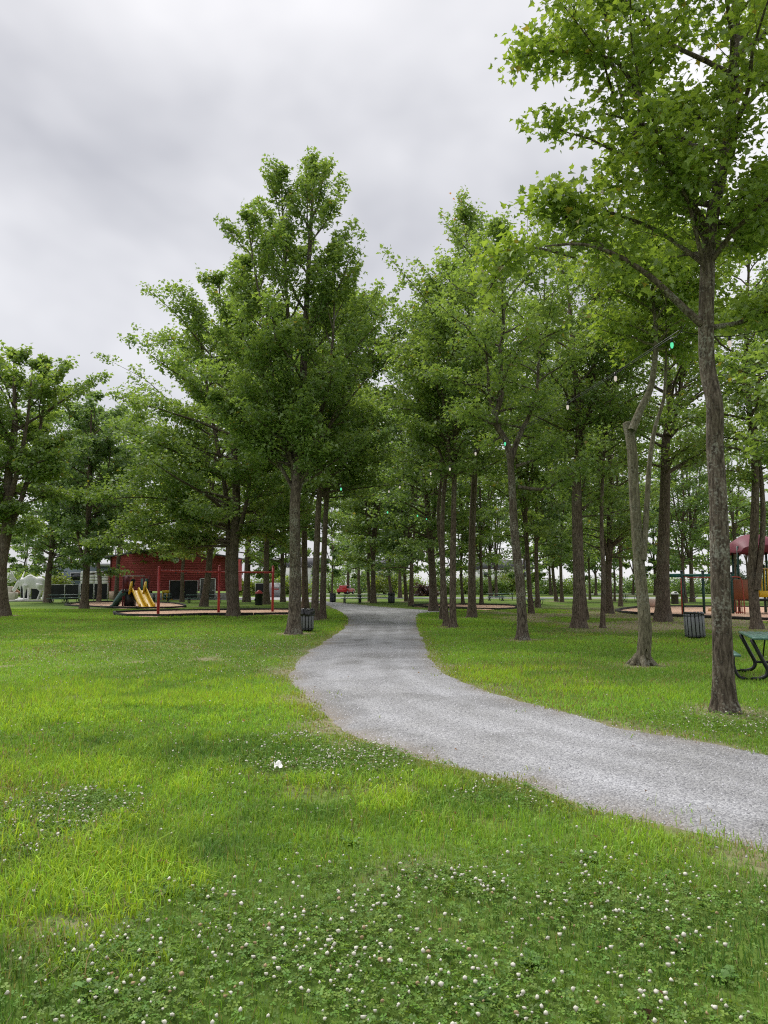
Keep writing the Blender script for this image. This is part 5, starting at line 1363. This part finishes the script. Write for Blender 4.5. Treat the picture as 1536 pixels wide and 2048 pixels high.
def blue_shed():
    D = 112; p = PD(150, 1195, D)
    t = thing('blue_shed', 'blue-grey flat shed with a pale roof edge far behind the fence on the left', 'building', (p[0], D, 0))
    MB().box((0, 3, 2.2), (9, 6, 4.4)).build('wall', M['blue_wall'], t)
    MB().box((0, 2.9, 4.62), (9.8, 6.8, 0.4)).build('roof_edge', M['grey_metal'], t)
    for x in (-2.6, 0, 2.6): 
        f = MB().box((x, -0.03, 2.9), (1.6, 0.1, 1.2)).build('window', M['white'], t); MB().box((x, -0.1, 2.9), (1.4, 0.05, 1.0)).build('pane', M['glass'], f)
blue_shed()
# ------------------------------------------------------------------ shrubs
def shrub(seed, px_, py, w, h, green, label, n=2600, size=0.22, group='shrubs beyond the lawn', col=None, name='shrub'):
    rng = np.random.default_rng(seed)
    p = G(px_, py); t = thing(name, label, 'shrub', tuple(p), 0, group)
    m = MB()
    tips = []
    for i in range(9):
        a = rng.uniform(0, 6.28); r = rng.uniform(0.2, 0.8) * w / 2
        e_ = np.array([math.cos(a) * r, math.sin(a) * r * 0.7, h * rng.uniform(0.5, 0.85)])
        m.tube(spline([(0.1 * math.cos(a), 0.1 * math.sin(a), 0), tuple(e_ * 0.5 + [0, 0, 0.1]), tuple(e_)], 6), np.linspace(0.05, 0.012, 6), 5); tips.append(e_)
    m.build('stems', M['bark'], t, True)
    nc = 26
    ctr = rng.normal(0, 1, (nc, 3)); ctr = nrm(ctr) * rng.uniform(0.45, 0.95, (nc, 1)); ctr[:, 2] = np.abs(ctr[:, 2]) * 0.9 + 0.02
    ctr = ctr * [w / 2, w * 0.38, h * 0.85]
    idx = rng.integers(0, nc, n)
    pos = ctr[idx] + rng.normal(0, 1, (n, 3)) * np.array([w * 0.09, w * 0.08, h * 0.09]); pos[:, 2] = np.abs(pos[:, 2])
    V, f, k = leaf_arrays(rng, pos, nrm(pos + [0, 0, 0.3]), size, 'C', 0.7)
    lo, hi = map(np.array, GREENS[green]) if col is None else map(np.array, col)
    c = lo + (hi - lo) * np.clip(0.6 * rng.uniform(0, 1, nc)[idx] + 0.4 * rng.uniform(0, 1, n), 0, 1)[:, None]
    o = link('foliage', mesh_np('foliage', V, f, [M['leaf']], False, np.repeat(c, k, 0)), t); o['kind'] = 'stuff'
LIME = ((0.11, 0.17, 0.03), (0.26, 0.33, 0.06)); PURPLE = ((0.035, 0.02, 0.025), (0.08, 0.045, 0.05)); SPRUCE = ((0.05, 0.085, 0.07), (0.12, 0.17, 0.15))
for i, (x, y, w, h, g, c, lab) in enumerate((
    (108, 1193, 6, 4.2, 'fresh', LIME, 'bright lime shrub between the moose statue and the dark fence screens'), (145, 1192, 6, 3.4, 'fresh', LIME, 'bright lime shrub left of the white stacks behind the fence'),
    (60, 1192, 7, 4.6, 'fresh', None, 'tall green shrub behind the back of the moose statue'), (20, 1192, 7, 5.0, 'deep', None, 'dark shrub behind the antlers of the moose statue'), (-30, 1193, 7, 5, 'deep', None, 'dark shrub at the left edge behind the broad maple'),
    (188, 1190, 8, 4.4, 'fresh', LIME, 'bright shrub rising above the white stacks'),
    (490, 1191, 5.5, 3.2, 'fresh', LIME, 'light shrub between the trunks right of the red building'), (520, 1189, 6, 4.2, 'deep', None, 'dark shrub behind the low screened fence'), (556, 1189, 6, 5.5, 'fresh', None, 'tall fresh green shrub behind the grey waste container'), (592, 1189, 6, 4.5, 'fresh', LIME, 'lime shrub glimpsed right of the big maple trunk'),
    (660, 1186, 9, 8, 'deep', None, 'tall dark shrub left behind the red car'), (690, 1185.5, 9, 9.5, 'deep', None, 'tall dark shrub right behind the red car'), (724, 1186, 8, 7, 'blue', None, 'grey-green shrub above the left picnic tables at the bend'), (768, 1188, 7, 5.6, 'fresh', LIME, 'lime shrub above the right picnic table at the bend'), (800, 1188, 8, 5.2, 'fresh', None, 'fresh green shrub behind the bin at the bend'),
    (828, 1189, 6, 4.2, 'fresh', None, 'green shrub left of the purple one'), (850, 1192, 4.2, 2.4, 'deep', PURPLE, 'purple-leaved shrub left of the trunk clump'), (880, 1189, 7, 4.6, 'maple', None, 'green shrub glimpsed behind the trunk clump'), (915, 1188, 7, 5, 'fresh', None, 'green shrub left of the straight dark maple'), (952, 1188, 7, 4.6, 'maple', None, 'green shrub right of the straight dark maple'), (985, 1189.5, 6, 3.6, 'deep', None, 'dark green shrub below the yellow-green one'),
    (1012, 1189, 6.5, 5.4, 'fresh', LIME, 'yellow-green rounded shrub left of the crooked maple'), (1060, 1187, 7, 4, 'deep', None, 'dark shrub right behind the crooked maple'), (1095, 1188.5, 7, 4.2, 'deep', None, 'dark shrub left of the two far leaning trunks'), (1140, 1188.5, 8, 4.4, 'maple', None, 'shrub behind the two far leaning trunks'), (1185, 1187, 8, 4.8, 'deep', None, 'dark shrub right of the thick brown maple'), (1245, 1187, 8, 4.6, 'deep', None, 'dark shrub left of the hollow maple'), (1300, 1187, 9, 5, 'maple', None, 'shrub between the hollow maple and the stout one'),
    (1362, 1188.5, 7, 4.4, 'deep', None, 'dark shrub behind the brown bin with the domed lid'), (1400, 1188, 7, 4.6, 'deep', None, 'dark shrub seen through the green playground posts'), (1440, 1188, 7, 5, 'maple', None, 'green shrub behind the nearest trunk'), (1485, 1190, 5, 5.6, 'blue', SPRUCE, 'blue-grey spruce shrub below the raspberry roof'), (1530, 1189, 8, 4.6, 'deep', None, 'dark shrub at the right edge behind the play tower'))):
    shrub(300 + i, x, y, w, h, g, lab, n=2200, size=0.34, col=c)
# ------------------------------------------------------------------ string lights between the trees
def string_lights(label, ends, bulbs, mat, sag=0.25, r=0.035):
    o0 = np.array(ends[0], float)
    t = thing('string_lights', label, 'string lights', tuple(o0), 0, 'string lights among the trees')
    pts = []
    for a, b in zip(ends[:-1], ends[1:]):
        a, b = np.array(a, float), np.array(b, float)
        s = np.linspace(0, 1, 14)[:, None]
        pts.append(a + (b - a) * s - np.array([0, 0, 1]) * (4 * sag * s * (1 - s)))
    W = np.vstack(pts) - o0
    m = MB(); m.tube(W, 0.006, 5); m.build('cable', M['black_steel'], t, True)
    for p in bulbs:
        i = np.argmin(np.linalg.norm(W + o0 - p, axis=1)); q = W[i]
        x = np.array(p) - o0
        j = min(max(i, 1), len(W) - 2)
        # the nearest spot on the cable
        best = min(((lambda a, b: a + (b - a) * np.clip(np.dot(x - a, b - a) / max(1e-9, np.dot(b - a, b - a)), 0, 1))(W[c], W[c + 1]) for c in (j - 1, j)), key=lambda v: np.linalg.norm(v - x))
        m = MB(); m.tube([best, best - [0, 0, 0.07]], 0.018, 8); so = m.build('socket', M['black_steel'], t, True)
        m = MB(); m.lathe([(0.0, -0.085), (r * 0.6, -0.075), (r, -0.04), (r * 0.85, -0.01), (r * 0.45, 0.02)], tuple(best - [0, 0, 0.07]), 12); m.build('bulb', mat, t, True)
def B(x, y, h=5.1):
    d = ray(x, y); tt = (h - EYE) / d[2]; return np.array([d[0] * tt, d[1] * tt, h])
wb = [B(1463, 657), B(1238, 748), B(1153, 803), B(951, 907), B(904, 930), B(861, 947), B(786, 970), B(755, 978)]
p18 = G(1450, 1425); p16 = G(645, 1238)
string_lights('string of warm white bulbs from the nearest tree across the path', [p18 + [0.9, -0.1, 5.15], p18 + [-0.3, 0.25, 5.2], wb[3] + [0, 0, 0.1], wb[5] + [0, 0, 0.1], np.array([p16[0] + 0.3, p16[1] - 1, 5.3])], wb, M['bulb_white'], 0.12, 0.026)
gb = [B(1342, 687), B(1010, 883), B(853, 1036), B(835, 1030), B(775, 1023), B(682, 977), B(712, 1096, 4.0)]
p7 = G(1045, 1280); p1 = G(867, 1222)
string_lights('string of lit green bulbs from the nearest tree to the crooked maple', [p18 + [-0.25, 0.15, 5.25], gb[0] + [0, 0, 0.08], gb[1] + [0, 0, 0.05], gb[2] + [0, 0, 0.05]], gb[:2] + [gb[2]], M['bulb_green'], 0.05, 0.024)
string_lights('string of lit green bulbs crossing the path under the far canopy', [gb[2] + [0.5, 0.4, 0.2], gb[3] + [0, 0, 0.06], gb[4] + [0, 0, 0.06], gb[5] + [0, 0, 0.08]], gb[3:6], M['bulb_green'], 0.04, 0.035)
# ------------------------------------------------------------------ litter
def paper():
    p = G(555, 1551)
    t = thing('paper_scrap', 'crumpled white scrap of paper lying in the lawn', 'paper', (p[0], p[1], 0.05), 0.4)
    rng = np.random.default_rng(8)
    n = 7; xs, ys = np.meshgrid(np.linspace(-0.034, 0.034, n), np.linspace(-0.034, 0.034, n))
    z = 0.03 * np.abs(np.sin(xs * 60 + ys * 25)) + rng.uniform(0, 0.012, xs.shape) + 0.03 * (ys > 0)
    V = np.stack([xs.ravel() + rng.normal(0, .004, n * n), ys.ravel() + rng.normal(0, .004, n * n), z.ravel() + 0.004], 1)
    q = [[r * n + c, r * n + c + 1, (r + 1) * n + c + 1, (r + 1) * n + c] for r in range(n - 1) for c in range(n - 1)]
    MB().add(V, q).build('sheet', M['paper'], t)
paper()
def hollow():                            # slightly inset near-black slit with a callused rim in the foot of the sawn-off tree
    t = next(o for o in bpy.data.objects if o.type == 'EMPTY' and 'hollow at its foot' in o.get('label', ''))
    r = 0.182; n = 22
    a = np.linspace(0, 2 * math.pi, n, endpoint=False)
    w = 0.042 * np.sign(np.sin(a)) * np.abs(np.sin(a)) ** 1.3
    z = 0.33 - 0.20 * np.cos(a)
    th = -math.pi / 2 + 0.38 + w / r
    rim = np.stack([r * np.cos(th), r * np.sin(th), z], 1)
    m = MB(); R_ = np.vstack([rim, rim[:2]])
    m.tube(R_, 0.022 + 0.006 * np.sin(np.arange(n + 2) * 1.7), 8, cap=False); m.build('hollow_rim', M['bark_olive'], t, True)
    ins = rim * [0.97, 0.97, 1.0]
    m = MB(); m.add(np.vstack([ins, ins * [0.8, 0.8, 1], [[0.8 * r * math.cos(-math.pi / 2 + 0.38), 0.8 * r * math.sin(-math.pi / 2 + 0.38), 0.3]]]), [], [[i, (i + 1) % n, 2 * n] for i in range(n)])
    m.build('hollow', plain('near_black_wood', (0.012, 0.008, 0.006), 0.95), t)
    rng = np.random.default_rng(4)
    for k in range(6):                   # root burrs round the foot
        an = k * 1.05 + 0.3; p = np.array([math.cos(an), math.sin(an), 0])
        m = MB(); m.tube(spline([p * 0.10 + [0, 0, 0.22], p * 0.17 + [0, 0, 0.10], p * (0.24 + 0.05 * rng.uniform()) + [0, 0, 0.02], p * 0.36 + [0, 0, -0.04]], 8), np.array([0.05, 0.065, 0.07, 0.066, 0.06, 0.05, 0.04, 0.03]), 8)
        m.build('root', M['bark_olive'], t, True)
hollow()
def weeds():
    rng = np.random.default_rng(9); V = []; Fq = []; cols = []; n0 = 0
    spots = [G(x, y)[:2] for x, y in ((190, 1990), (60, 1760), (330, 1790), (880, 1600), (480, 1560), (1180, 1720), (1350, 1900), (700, 1690), (260, 1540), (1060, 1930), (560, 1700), (130, 1880), (960, 2010), (1440, 1960), (620, 1262), (1330, 1760))]
    for sx, sy in spots:
        nl = rng.integers(6, 11)
        for k in range(nl):
            a = k * 2 * math.pi / nl + rng.normal(0, 0.25); l = rng.uniform(0.05, 0.10); w = l * rng.uniform(0.16, 0.24); el = rng.uniform(0.25, 0.9)
            d = np.array([math.cos(a), math.sin(a), 0]); sd = np.array([-math.sin(a), math.cos(a), 0])
            for t_, ww in ((0, 0.15), (0.35, 0.9), (0.7, 1.0)):
                c = np.array([sx, sy, 0.01]) + d * l * t_ * math.cos(el * (1 - t_ * .6)) + np.array([0, 0, l * t_ * math.sin(el) * (1.1 - 0.5 * t_)])
                V += [c - sd * w * ww, c + sd * w * ww]
            V.append(np.array([sx, sy, 0.01]) + d * l * 0.95 + np.array([0, 0, l * math.sin(el) * 0.5]))
            Fq += [[n0, n0 + 1, n0 + 3], [n0, n0 + 3, n0 + 2], [n0 + 2, n0 + 3, n0 + 5], [n0 + 2, n0 + 5, n0 + 4], [n0 + 4, n0 + 5, n0 + 6]]; n0 += 7
            cols += [np.array([0.14, 0.26, 0.07]) * rng.uniform(0.7, 1.2)] * 7
    tag(link('lawn_weeds', mesh_np('lawn_weeds', np.array(V), [np.array(Fq)], [M['grass']], False, np.array(cols))), 'broad-leaved weed rosettes scattered in the lawn', 'weeds', kind='stuff')
weeds()
print('things', time.time() - T0)

# ------------------------------------------------------------------ lawn: blades, clover, flower heads, gravel chips
def blob(x, y, px_, py, rx, ry, soft=0.75):
    c = G(px_, py); d = np.hypot((x - c[0]) / rx, (y - c[1]) / ry)
    return sstep(1 + soft, 1 - soft, d + (fbm(x * 1.6, y * 1.6, int(px_)) - 0.5) * 1.5 + (fbm(x * 6, y * 6, int(px_) + 3, 2) - 0.5) * 0.6)
def clover_amount(x, y):
    c = np.zeros(np.shape(x))
    for b in ((800, 1880, 1.05, 0.62), (1060, 1800, 0.8, 0.5), (560, 1950, 0.7, 0.4), (900, 1980, 1.0, 0.4), (640, 1520, 0.75, 0.75), (60, 1650, 0.5, 0.6), (1150, 1600, 0.8, 0.35), (330, 1900, 0.4, 0.3)):
        c = np.maximum(c, blob(x, y, *b))
    c = np.maximum(c, 0.75 * blob(x, y, 420, 1300, 5.5, 4.5))
    c = np.maximum(c, 0.5 * blob(x, y, 1480, 1450, 1.0, 0.8))
    return np.clip(c * (0.35 + 1.0 * sstep(0.35, 0.6, fbm(x * 2.3, y * 2.3, 77))), 0, 1)
def lime_amount(x, y):
    c = np.zeros(np.shape(x))
    for b in ((330, 1650, 0.9, 0.8), (90, 1590, 1.2, 1.0), (430, 1770, 0.7, 0.45), (60, 1790, 0.5, 0.4), (640, 1400, 1.4, 2.2), (700, 1600, 0.8, 0.8), (300, 1400, 2.5, 2.5), (1000, 1350, 1.6, 1.8), (240, 1930, 0.35, 0.25)):
        c = np.maximum(c, blob(x, y, *b))
    return np.clip(c * sstep(0.30, 0.62, fbm(x * 1.4, y * 1.4, 91)) * 1.25 + 0.5 * sstep(0.55, 0.72, fbm(x * 0.6, y * 0.6, 97)), 0, 1)
def dark_amount(x, y):
    c = np.zeros(np.shape(x))
    for b in ((480, 1510, 1.6, 0.9), (900, 1590, 1.2, 0.5), (250, 1700, 0.9, 0.35), (120, 1950, 0.5, 0.3), (1350, 1850, 1.0, 0.5), (700, 1640, 0.8, 0.3), (100, 1400, 2, 1.5)):
        c = np.maximum(c, blob(x, y, *b))
    return c
def lawn():
    rng = np.random.default_rng(21)
    N = 560000
    d0, d1, dk = 2.55, 52.0, 6.0
    # distances: even cover close by, thinning out with distance
    g = np.linspace(d0, d1, 4000); dens = np.where(g < dk, 1.0, (dk / g) ** 1.6) * g
    cdf = np.cumsum(dens); cdf /= cdf[-1]
    d = np.interp(rng.uniform(0, 1, N), cdf, g)
    x = d * rng.uniform(-0.62, 0.62, N); y = d
    sd = path_sd(x, y)
    bare = ground_bare(x, y)
    clo = clover_amount(x, y)
    tuft = sstep(0.52, 0.7, fbm(x * 2.2, y * 2.2, 61))
    edge = sd + (fbm(x * 2.6, y * 2.6, 15) - 0.5) * 0.55
    keep = (edge > -0.06) | ((sd > -0.6) & (rng.uniform(0, 1, N) < 0.10 * tuft))
    keep &= rng.uniform(0, 1, N) > bare * 0.86
    keep &= rng.uniform(0, 1, N) > clo * 0.62
    for p in BEDP.values(): keep &= ~inside(p, x, y)
    keep &= ~((y > 38) & (rng.uniform(0, 1, N) < 0.0))
    x, y, d, sd, bare, clo, tuft = (a[keep] for a in (x, y, d, sd, bare, clo, tuft))
    n = len(x)
    lime, dark = lime_amount(x, y), dark_amount(x, y)
    big = fbm(x * 0.28, y * 0.28, 5, 4); fine = fbm(x * 2.4, y * 2.4, 6, 3)
    mid = np.array([0.225, 0.400, 0.058]); drk = np.array([0.105, 0.215, 0.048]); lim = np.array([0.345, 0.53, 0.05]); dry = np.array([0.34, 0.30, 0.15]); yel = np.array([0.27, 0.32, 0.05])
    col = mid[None] * (0.72 + 0.62 * big + 0.25 * (fine - 0.5))[:, None]
    col = col + (drk - col) * (np.clip(dark * 0.85 + sstep(0.48, 0.64, 1 - big) * 0.4, 0, 1))[:, None]
    col = col + (lim - col) * (lime * 0.85)[:, None]
    edgey = sstep(0.55, 0.0, sd) * sstep(0.3, 0.55, fbm(x * 0.8, y * 0.8, 23)) * (x < 2)
    col = col + (yel - col) * (edgey * 0.75)[:, None]
    shade_worn = sstep(4, 8, x) * sstep(18, 26, y)
    dr = rng.uniform(0, 1, n) < (0.05 + 0.22 * sstep(0.5, 0.72, fbm(x * 0.5, y * 0.5, 33)) + 0.25 * bare + 0.10 * clo + 0.08 * shade_worn)
    col[dr] = dry * rng.uniform(0.6, 1.1, (dr.sum(), 1))
    col *= rng.uniform(0.72, 1.28, (n, 1)) * np.array([1, 1, 1])
    col[:, 0] *= rng.uniform(0.85, 1.18, n)
    L_ = rng.uniform(0.035, 0.075, n) * (0.8 + 0.5 * fine) * (1 + 0.85 * lime) * (1 + 0.25 * dark) * (1 - 0.35 * bare) * (1 - 0.35 * edgey) * (1 - 0.25 * clo)
    L_ *= np.where((d < 8) & (rng.uniform(0, 1, n) < 0.05), 1.6, 1.0)
    W_ = np.maximum(0.0042 + 0.0036 * lime * rng.uniform(0.4, 1, n), 0.00105 * d) * rng.uniform(0.7, 1.3, n)
    az = rng.uniform(0, 2 * math.pi, n); lean = np.clip(rng.normal(0.55, 0.28, n) + 0.2 * lime, 0.05, 1.15)
    h = np.stack([np.cos(az), np.sin(az), 0 * az], 1); sdv = np.stack([-np.sin(az), np.cos(az), 0 * az], 1)
    tw = rng.normal(0, 0.6, n); sdv = nrm(sdv * np.cos(tw)[:, None] + h * np.sin(tw)[:, None])
    P = np.stack([x, y, np.full(n, -0.004)], 1)
    up = np.array([0, 0, 1.0])
    nearm = d < 10.5
    def blades(m, three):
        p, hh, s, l, w, le, c = P[m], h[m], sdv[m], L_[m][:, None], W_[m][:, None], lean[m][:, None], col[m]
        k = len(p)
        tip = p + hh * (le * l * 0.85) + up * (l * np.sqrt(np.clip(1 - (le * 0.85) ** 2, 0.08, 1)))
        if three:
            midp = p + hh * (le * l * 0.28) + up * (l * 0.58)
            V = np.stack([p - s * w * .5, p + s * w * .5, midp - s * w * .42, midp + s * w * .42, tip], 1).reshape(-1, 3)
            b = (np.arange(k) * 5)[:, None]
            return V, [b + np.array([[0, 1, 3, 2]])], [b + np.array([[2, 3, 4]])], np.repeat(c, 5, 0)
        V = np.stack([p - s * w * .6, p + s * w * .6, tip], 1).reshape(-1, 3)
        b = (np.arange(k) * 3)[:, None]
        return V, [], [b + np.array([[0, 1, 2]])], np.repeat(c, 3, 0)
    V1, q1, t1, c1 = blades(nearm, True); V2, _, t2, c2 = blades(~nearm, False)
    o = link('lawn_grass', mesh_np('lawn_grass', np.vstack([V1, V2]), [q1[0], np.vstack([t1[0], t2[0] + len(V1)])], [M['grass']], False, np.vstack([c1, c2])))
    tag(o, 'short green lawn grass with lime, dark and dry patches', 'grass', kind='stuff')
    # clover leaves
    N = 200000
    d = np.sqrt(rng.uniform(2.5 ** 2, 10.5 ** 2, N)); x = d * rng.uniform(-0.62, 0.62, N); y = d
    clo = clover_amount(x, y); pr = np.clip(clo * 0.95 + 0.045 + 0.10 * sstep(0.56, 0.7, fbm(x * 1.7, y * 1.7, 88)), 0, 1) * np.minimum(1, (5.5 / d) ** 0.7)
    keep = (rng.uniform(0, 1, N) < pr) & (path_sd(x, y) > 0.05)
    x, y, d = x[keep], y[keep], d[keep]; n = len(x)
    ctr = np.stack([x, y, rng.uniform(0.018, 0.055, n)], 1)
    nr = nrm(rng.normal(0, 0.33, (n, 3)) + [0, 0, 1]); a0 = rng.uniform(0, 6.28, n); sz = rng.uniform(0.008, 0.0145, n)
    u = nrm(np.cross(nr, np.array([0.3, 1, 0.1]))); v = np.cross(nr, u)
    Vs = np.empty((n, 3, 4, 3))
    for j in range(3):
        a = a0 + j * 2.094
        dd = u * np.cos(a)[:, None] + v * np.sin(a)[:, None]; ss = np.cross(dd, nr)
        s3 = sz[:, None]
        Vs[:, j, 0] = ctr; Vs[:, j, 1] = ctr + dd * s3 * 0.95 + ss * s3 * 0.62 + nr * s3 * 0.22; Vs[:, j, 2] = ctr + dd * s3 * 1.35; Vs[:, j, 3] = ctr + dd * s3 * 0.95 - ss * s3 * 0.62 + nr * s3 * 0.22
    b = (np.arange(n * 3) * 4)[:, None]
    cc = np.array([0.130, 0.230, 0.044]) * rng.uniform(0.65, 1.45, (n, 1)) * np.stack([rng.uniform(0.85, 1.2, n), np.ones(n), rng.uniform(0.8, 1.1, n)], 1)
    o = link('clover_leaves', mesh_np('clover_leaves', Vs.reshape(-1, 3), [np.vstack([b + [[0, 1, 2]], b + [[0, 2, 3]]])], [M['grass']], False, np.repeat(cc, 12, 0)))
    tag(o, 'low clover leaves growing through the lawn', 'clover', kind='stuff')
    # clover flower heads on thin stalks
    N = 26000
    d = np.where(rng.uniform(0, 1, N) < 0.45, np.sqrt(rng.uniform(2.5 ** 2, 9.0 ** 2, N)), rng.uniform(9, 30, N)); x = d * rng.uniform(-0.62, 0.62, N); y = d
    pr = clover_amount(x, y) ** 1.1 * 0.98 * np.where(d > 9, 1.5, 1) + 0.03
    keep = (rng.uniform(0, 1, N) < pr) & (path_sd(x, y) > 0.12)
    x, y, d = x[keep], y[keep], d[keep]; n = len(x)
    phi = (1 + 5 ** 0.5) / 2
    ico = nrm(np.array([(-1, phi, 0), (1, phi, 0), (-1, -phi, 0), (1, -phi, 0), (0, -1, phi), (0, 1, phi), (0, -1, -phi), (0, 1, -phi), (phi, 0, -1), (phi, 0, 1), (-phi, 0, -1), (-phi, 0, 1)], float))
    fi = np.array([(0, 11, 5), (0, 5, 1), (0, 1, 7), (0, 7, 10), (0, 10, 11), (1, 5, 9), (5, 11, 4), (11, 10, 2), (10, 7, 6), (7, 1, 8), (3, 9, 4), (3, 4, 2), (3, 2, 6), (3, 6, 8), (3, 8, 9), (4, 9, 5), (2, 4, 11), (6, 2, 10), (8, 6, 7), (9, 8, 1)])
    hz = rng.uniform(0.05, 0.085, n); rad = 0.0046 + 0.0072 * rng.uniform(0, 1, n) ** 1.5 * np.where(d > 9, 1.2, 1)
    tilt = rng.normal(0, 0.012, (n, 2))
    C_ = np.stack([x + tilt[:, 0], y + tilt[:, 1], hz], 1)
    V = C_[:, None] + ico[None] * rad[:, None, None] * rng.uniform(0.5, 1.35, (n, 12, 1)) * np.array([1, 1, 0.9])
    fade = rng.uniform(0, 1, n)
    top = np.array([0.74, 0.72, 0.62]); bot = np.array([0.50, 0.45, 0.31]); brown = np.array([0.34, 0.25, 0.14])
    cv = np.where((ico[:, 2] < -0.2)[None, :, None], bot + (brown - bot) * (fade[:, None, None] > 0.6), top * np.ones((n, 1, 1))) * rng.uniform(0.85, 1.05, (n, 12, 1))
    old = fade > 0.9; cv[old] = brown * 1.2
    sv = np.stack([np.stack([x - 0.0011, y, np.zeros(n)], 1), np.stack([x + 0.0011, y, np.zeros(n)], 1), C_], 1)
    Vall = np.vstack([V.reshape(-1, 3), sv.reshape(-1, 3)])
    f = np.vstack([((np.arange(n) * 12)[:, None, None] + fi[None]).reshape(-1, 3), n * 12 + (np.arange(n) * 3)[:, None] + np.array([[0, 1, 2]])])
    call = np.vstack([cv.reshape(-1, 3), np.tile([0.10, 0.18, 0.05], (n * 3, 1))])
    o = link('clover_flowers', mesh_np('clover_flowers', Vall, [f], [leafy('clover_petals', 0.2, 0.02, 0.6, (1, 1, 0.95))], False, call))
    tag(o, 'white clover flower heads dotted over the lawn', 'clover flowers', kind='stuff')
    # loose gravel chips on the path and spilt on its verges
    N = 75000
    d = np.sqrt(rng.uniform(4.5 ** 2, 21 ** 2, N)); x = d * rng.uniform(-0.25, 0.72, N); y = d
    sd = path_sd(x, y)
    keep = ((sd < 0.0) & (rng.uniform(0, 1, N) < 0.62)) | ((sd < 0.35) & (rng.uniform(0, 1, N) < 0.12))
    x, y = x[keep], y[keep]; n = len(x)
    r = rng.uniform(0.005, 0.0125, n)
    tet = np.array([(1, 0, 0), (-0.5, 0.87, 0), (-0.5, -0.87, 0), (0, 0, 0.95)])
    a = rng.uniform(0, 6.28, n); ca, sa = np.cos(a)[:, None], np.sin(a)[:, None]
    j = tet[None] * rng.uniform(0.6, 1.3, (n, 4, 1)) + rng.normal(0, 0.12, (n, 4, 3))
    V = np.stack([j[..., 0] * ca - j[..., 1] * sa, j[..., 0] * sa + j[..., 1] * ca, j[..., 2]], -1) * r[:, None, None] + np.stack([x, y, np.full(n, 0.004)], 1)[:, None]
    b = (np.arange(n) * 4)[:, None]
    f = np.vstack([b + [[0, 1, 3]], b + [[1, 2, 3]], b + [[2, 0, 3]]])
    g_ = rng.uniform(0.17, 0.48, (n, 1)) * np.array([1, 1, 1.06])
    o = link('gravel_chips', mesh_np('gravel_chips', V.reshape(-1, 3), [f], [leafy('loose_stone', 0.0, 0.03, 0.6)], False, np.repeat(g_, 4, 0)))
    tag(o, 'loose grey gravel chips lying on the path', 'gravel', kind='stuff')
    # dead leaves and twigs
    n = 130
    d = rng.uniform(3, 34, n); x = d * rng.uniform(-0.5, 0.6, n); y = d
    pos = np.stack([x, y, rng.uniform(0.02, 0.05, n)], 1)
    V, f, k = leaf_arrays(rng, pos, nrm(rng.normal(0, 1, (n, 3)) * [1, 1, 0.1]), 0.045, 'B', 2.0)
    cb = np.array([0.20, 0.11, 0.06]) * rng.uniform(0.5, 1.5, (n, 1))
    tag(link('dead_leaves', mesh_np('dead_leaves', V, f, [M['grass']], False, np.repeat(cb, k, 0))), 'scattered dry brown leaves on the lawn and path', 'dead leaves', kind='stuff')
lawn()
tris = 0
seen = set()
for o in bpy.data.objects:
    if o.type == 'MESH' and o.data.name not in seen:
        seen.add(o.data.name); tris += len(o.data.loops) - 2 * len(o.data.polygons)
print('lawn', time.time() - T0, 'triangles', tris)
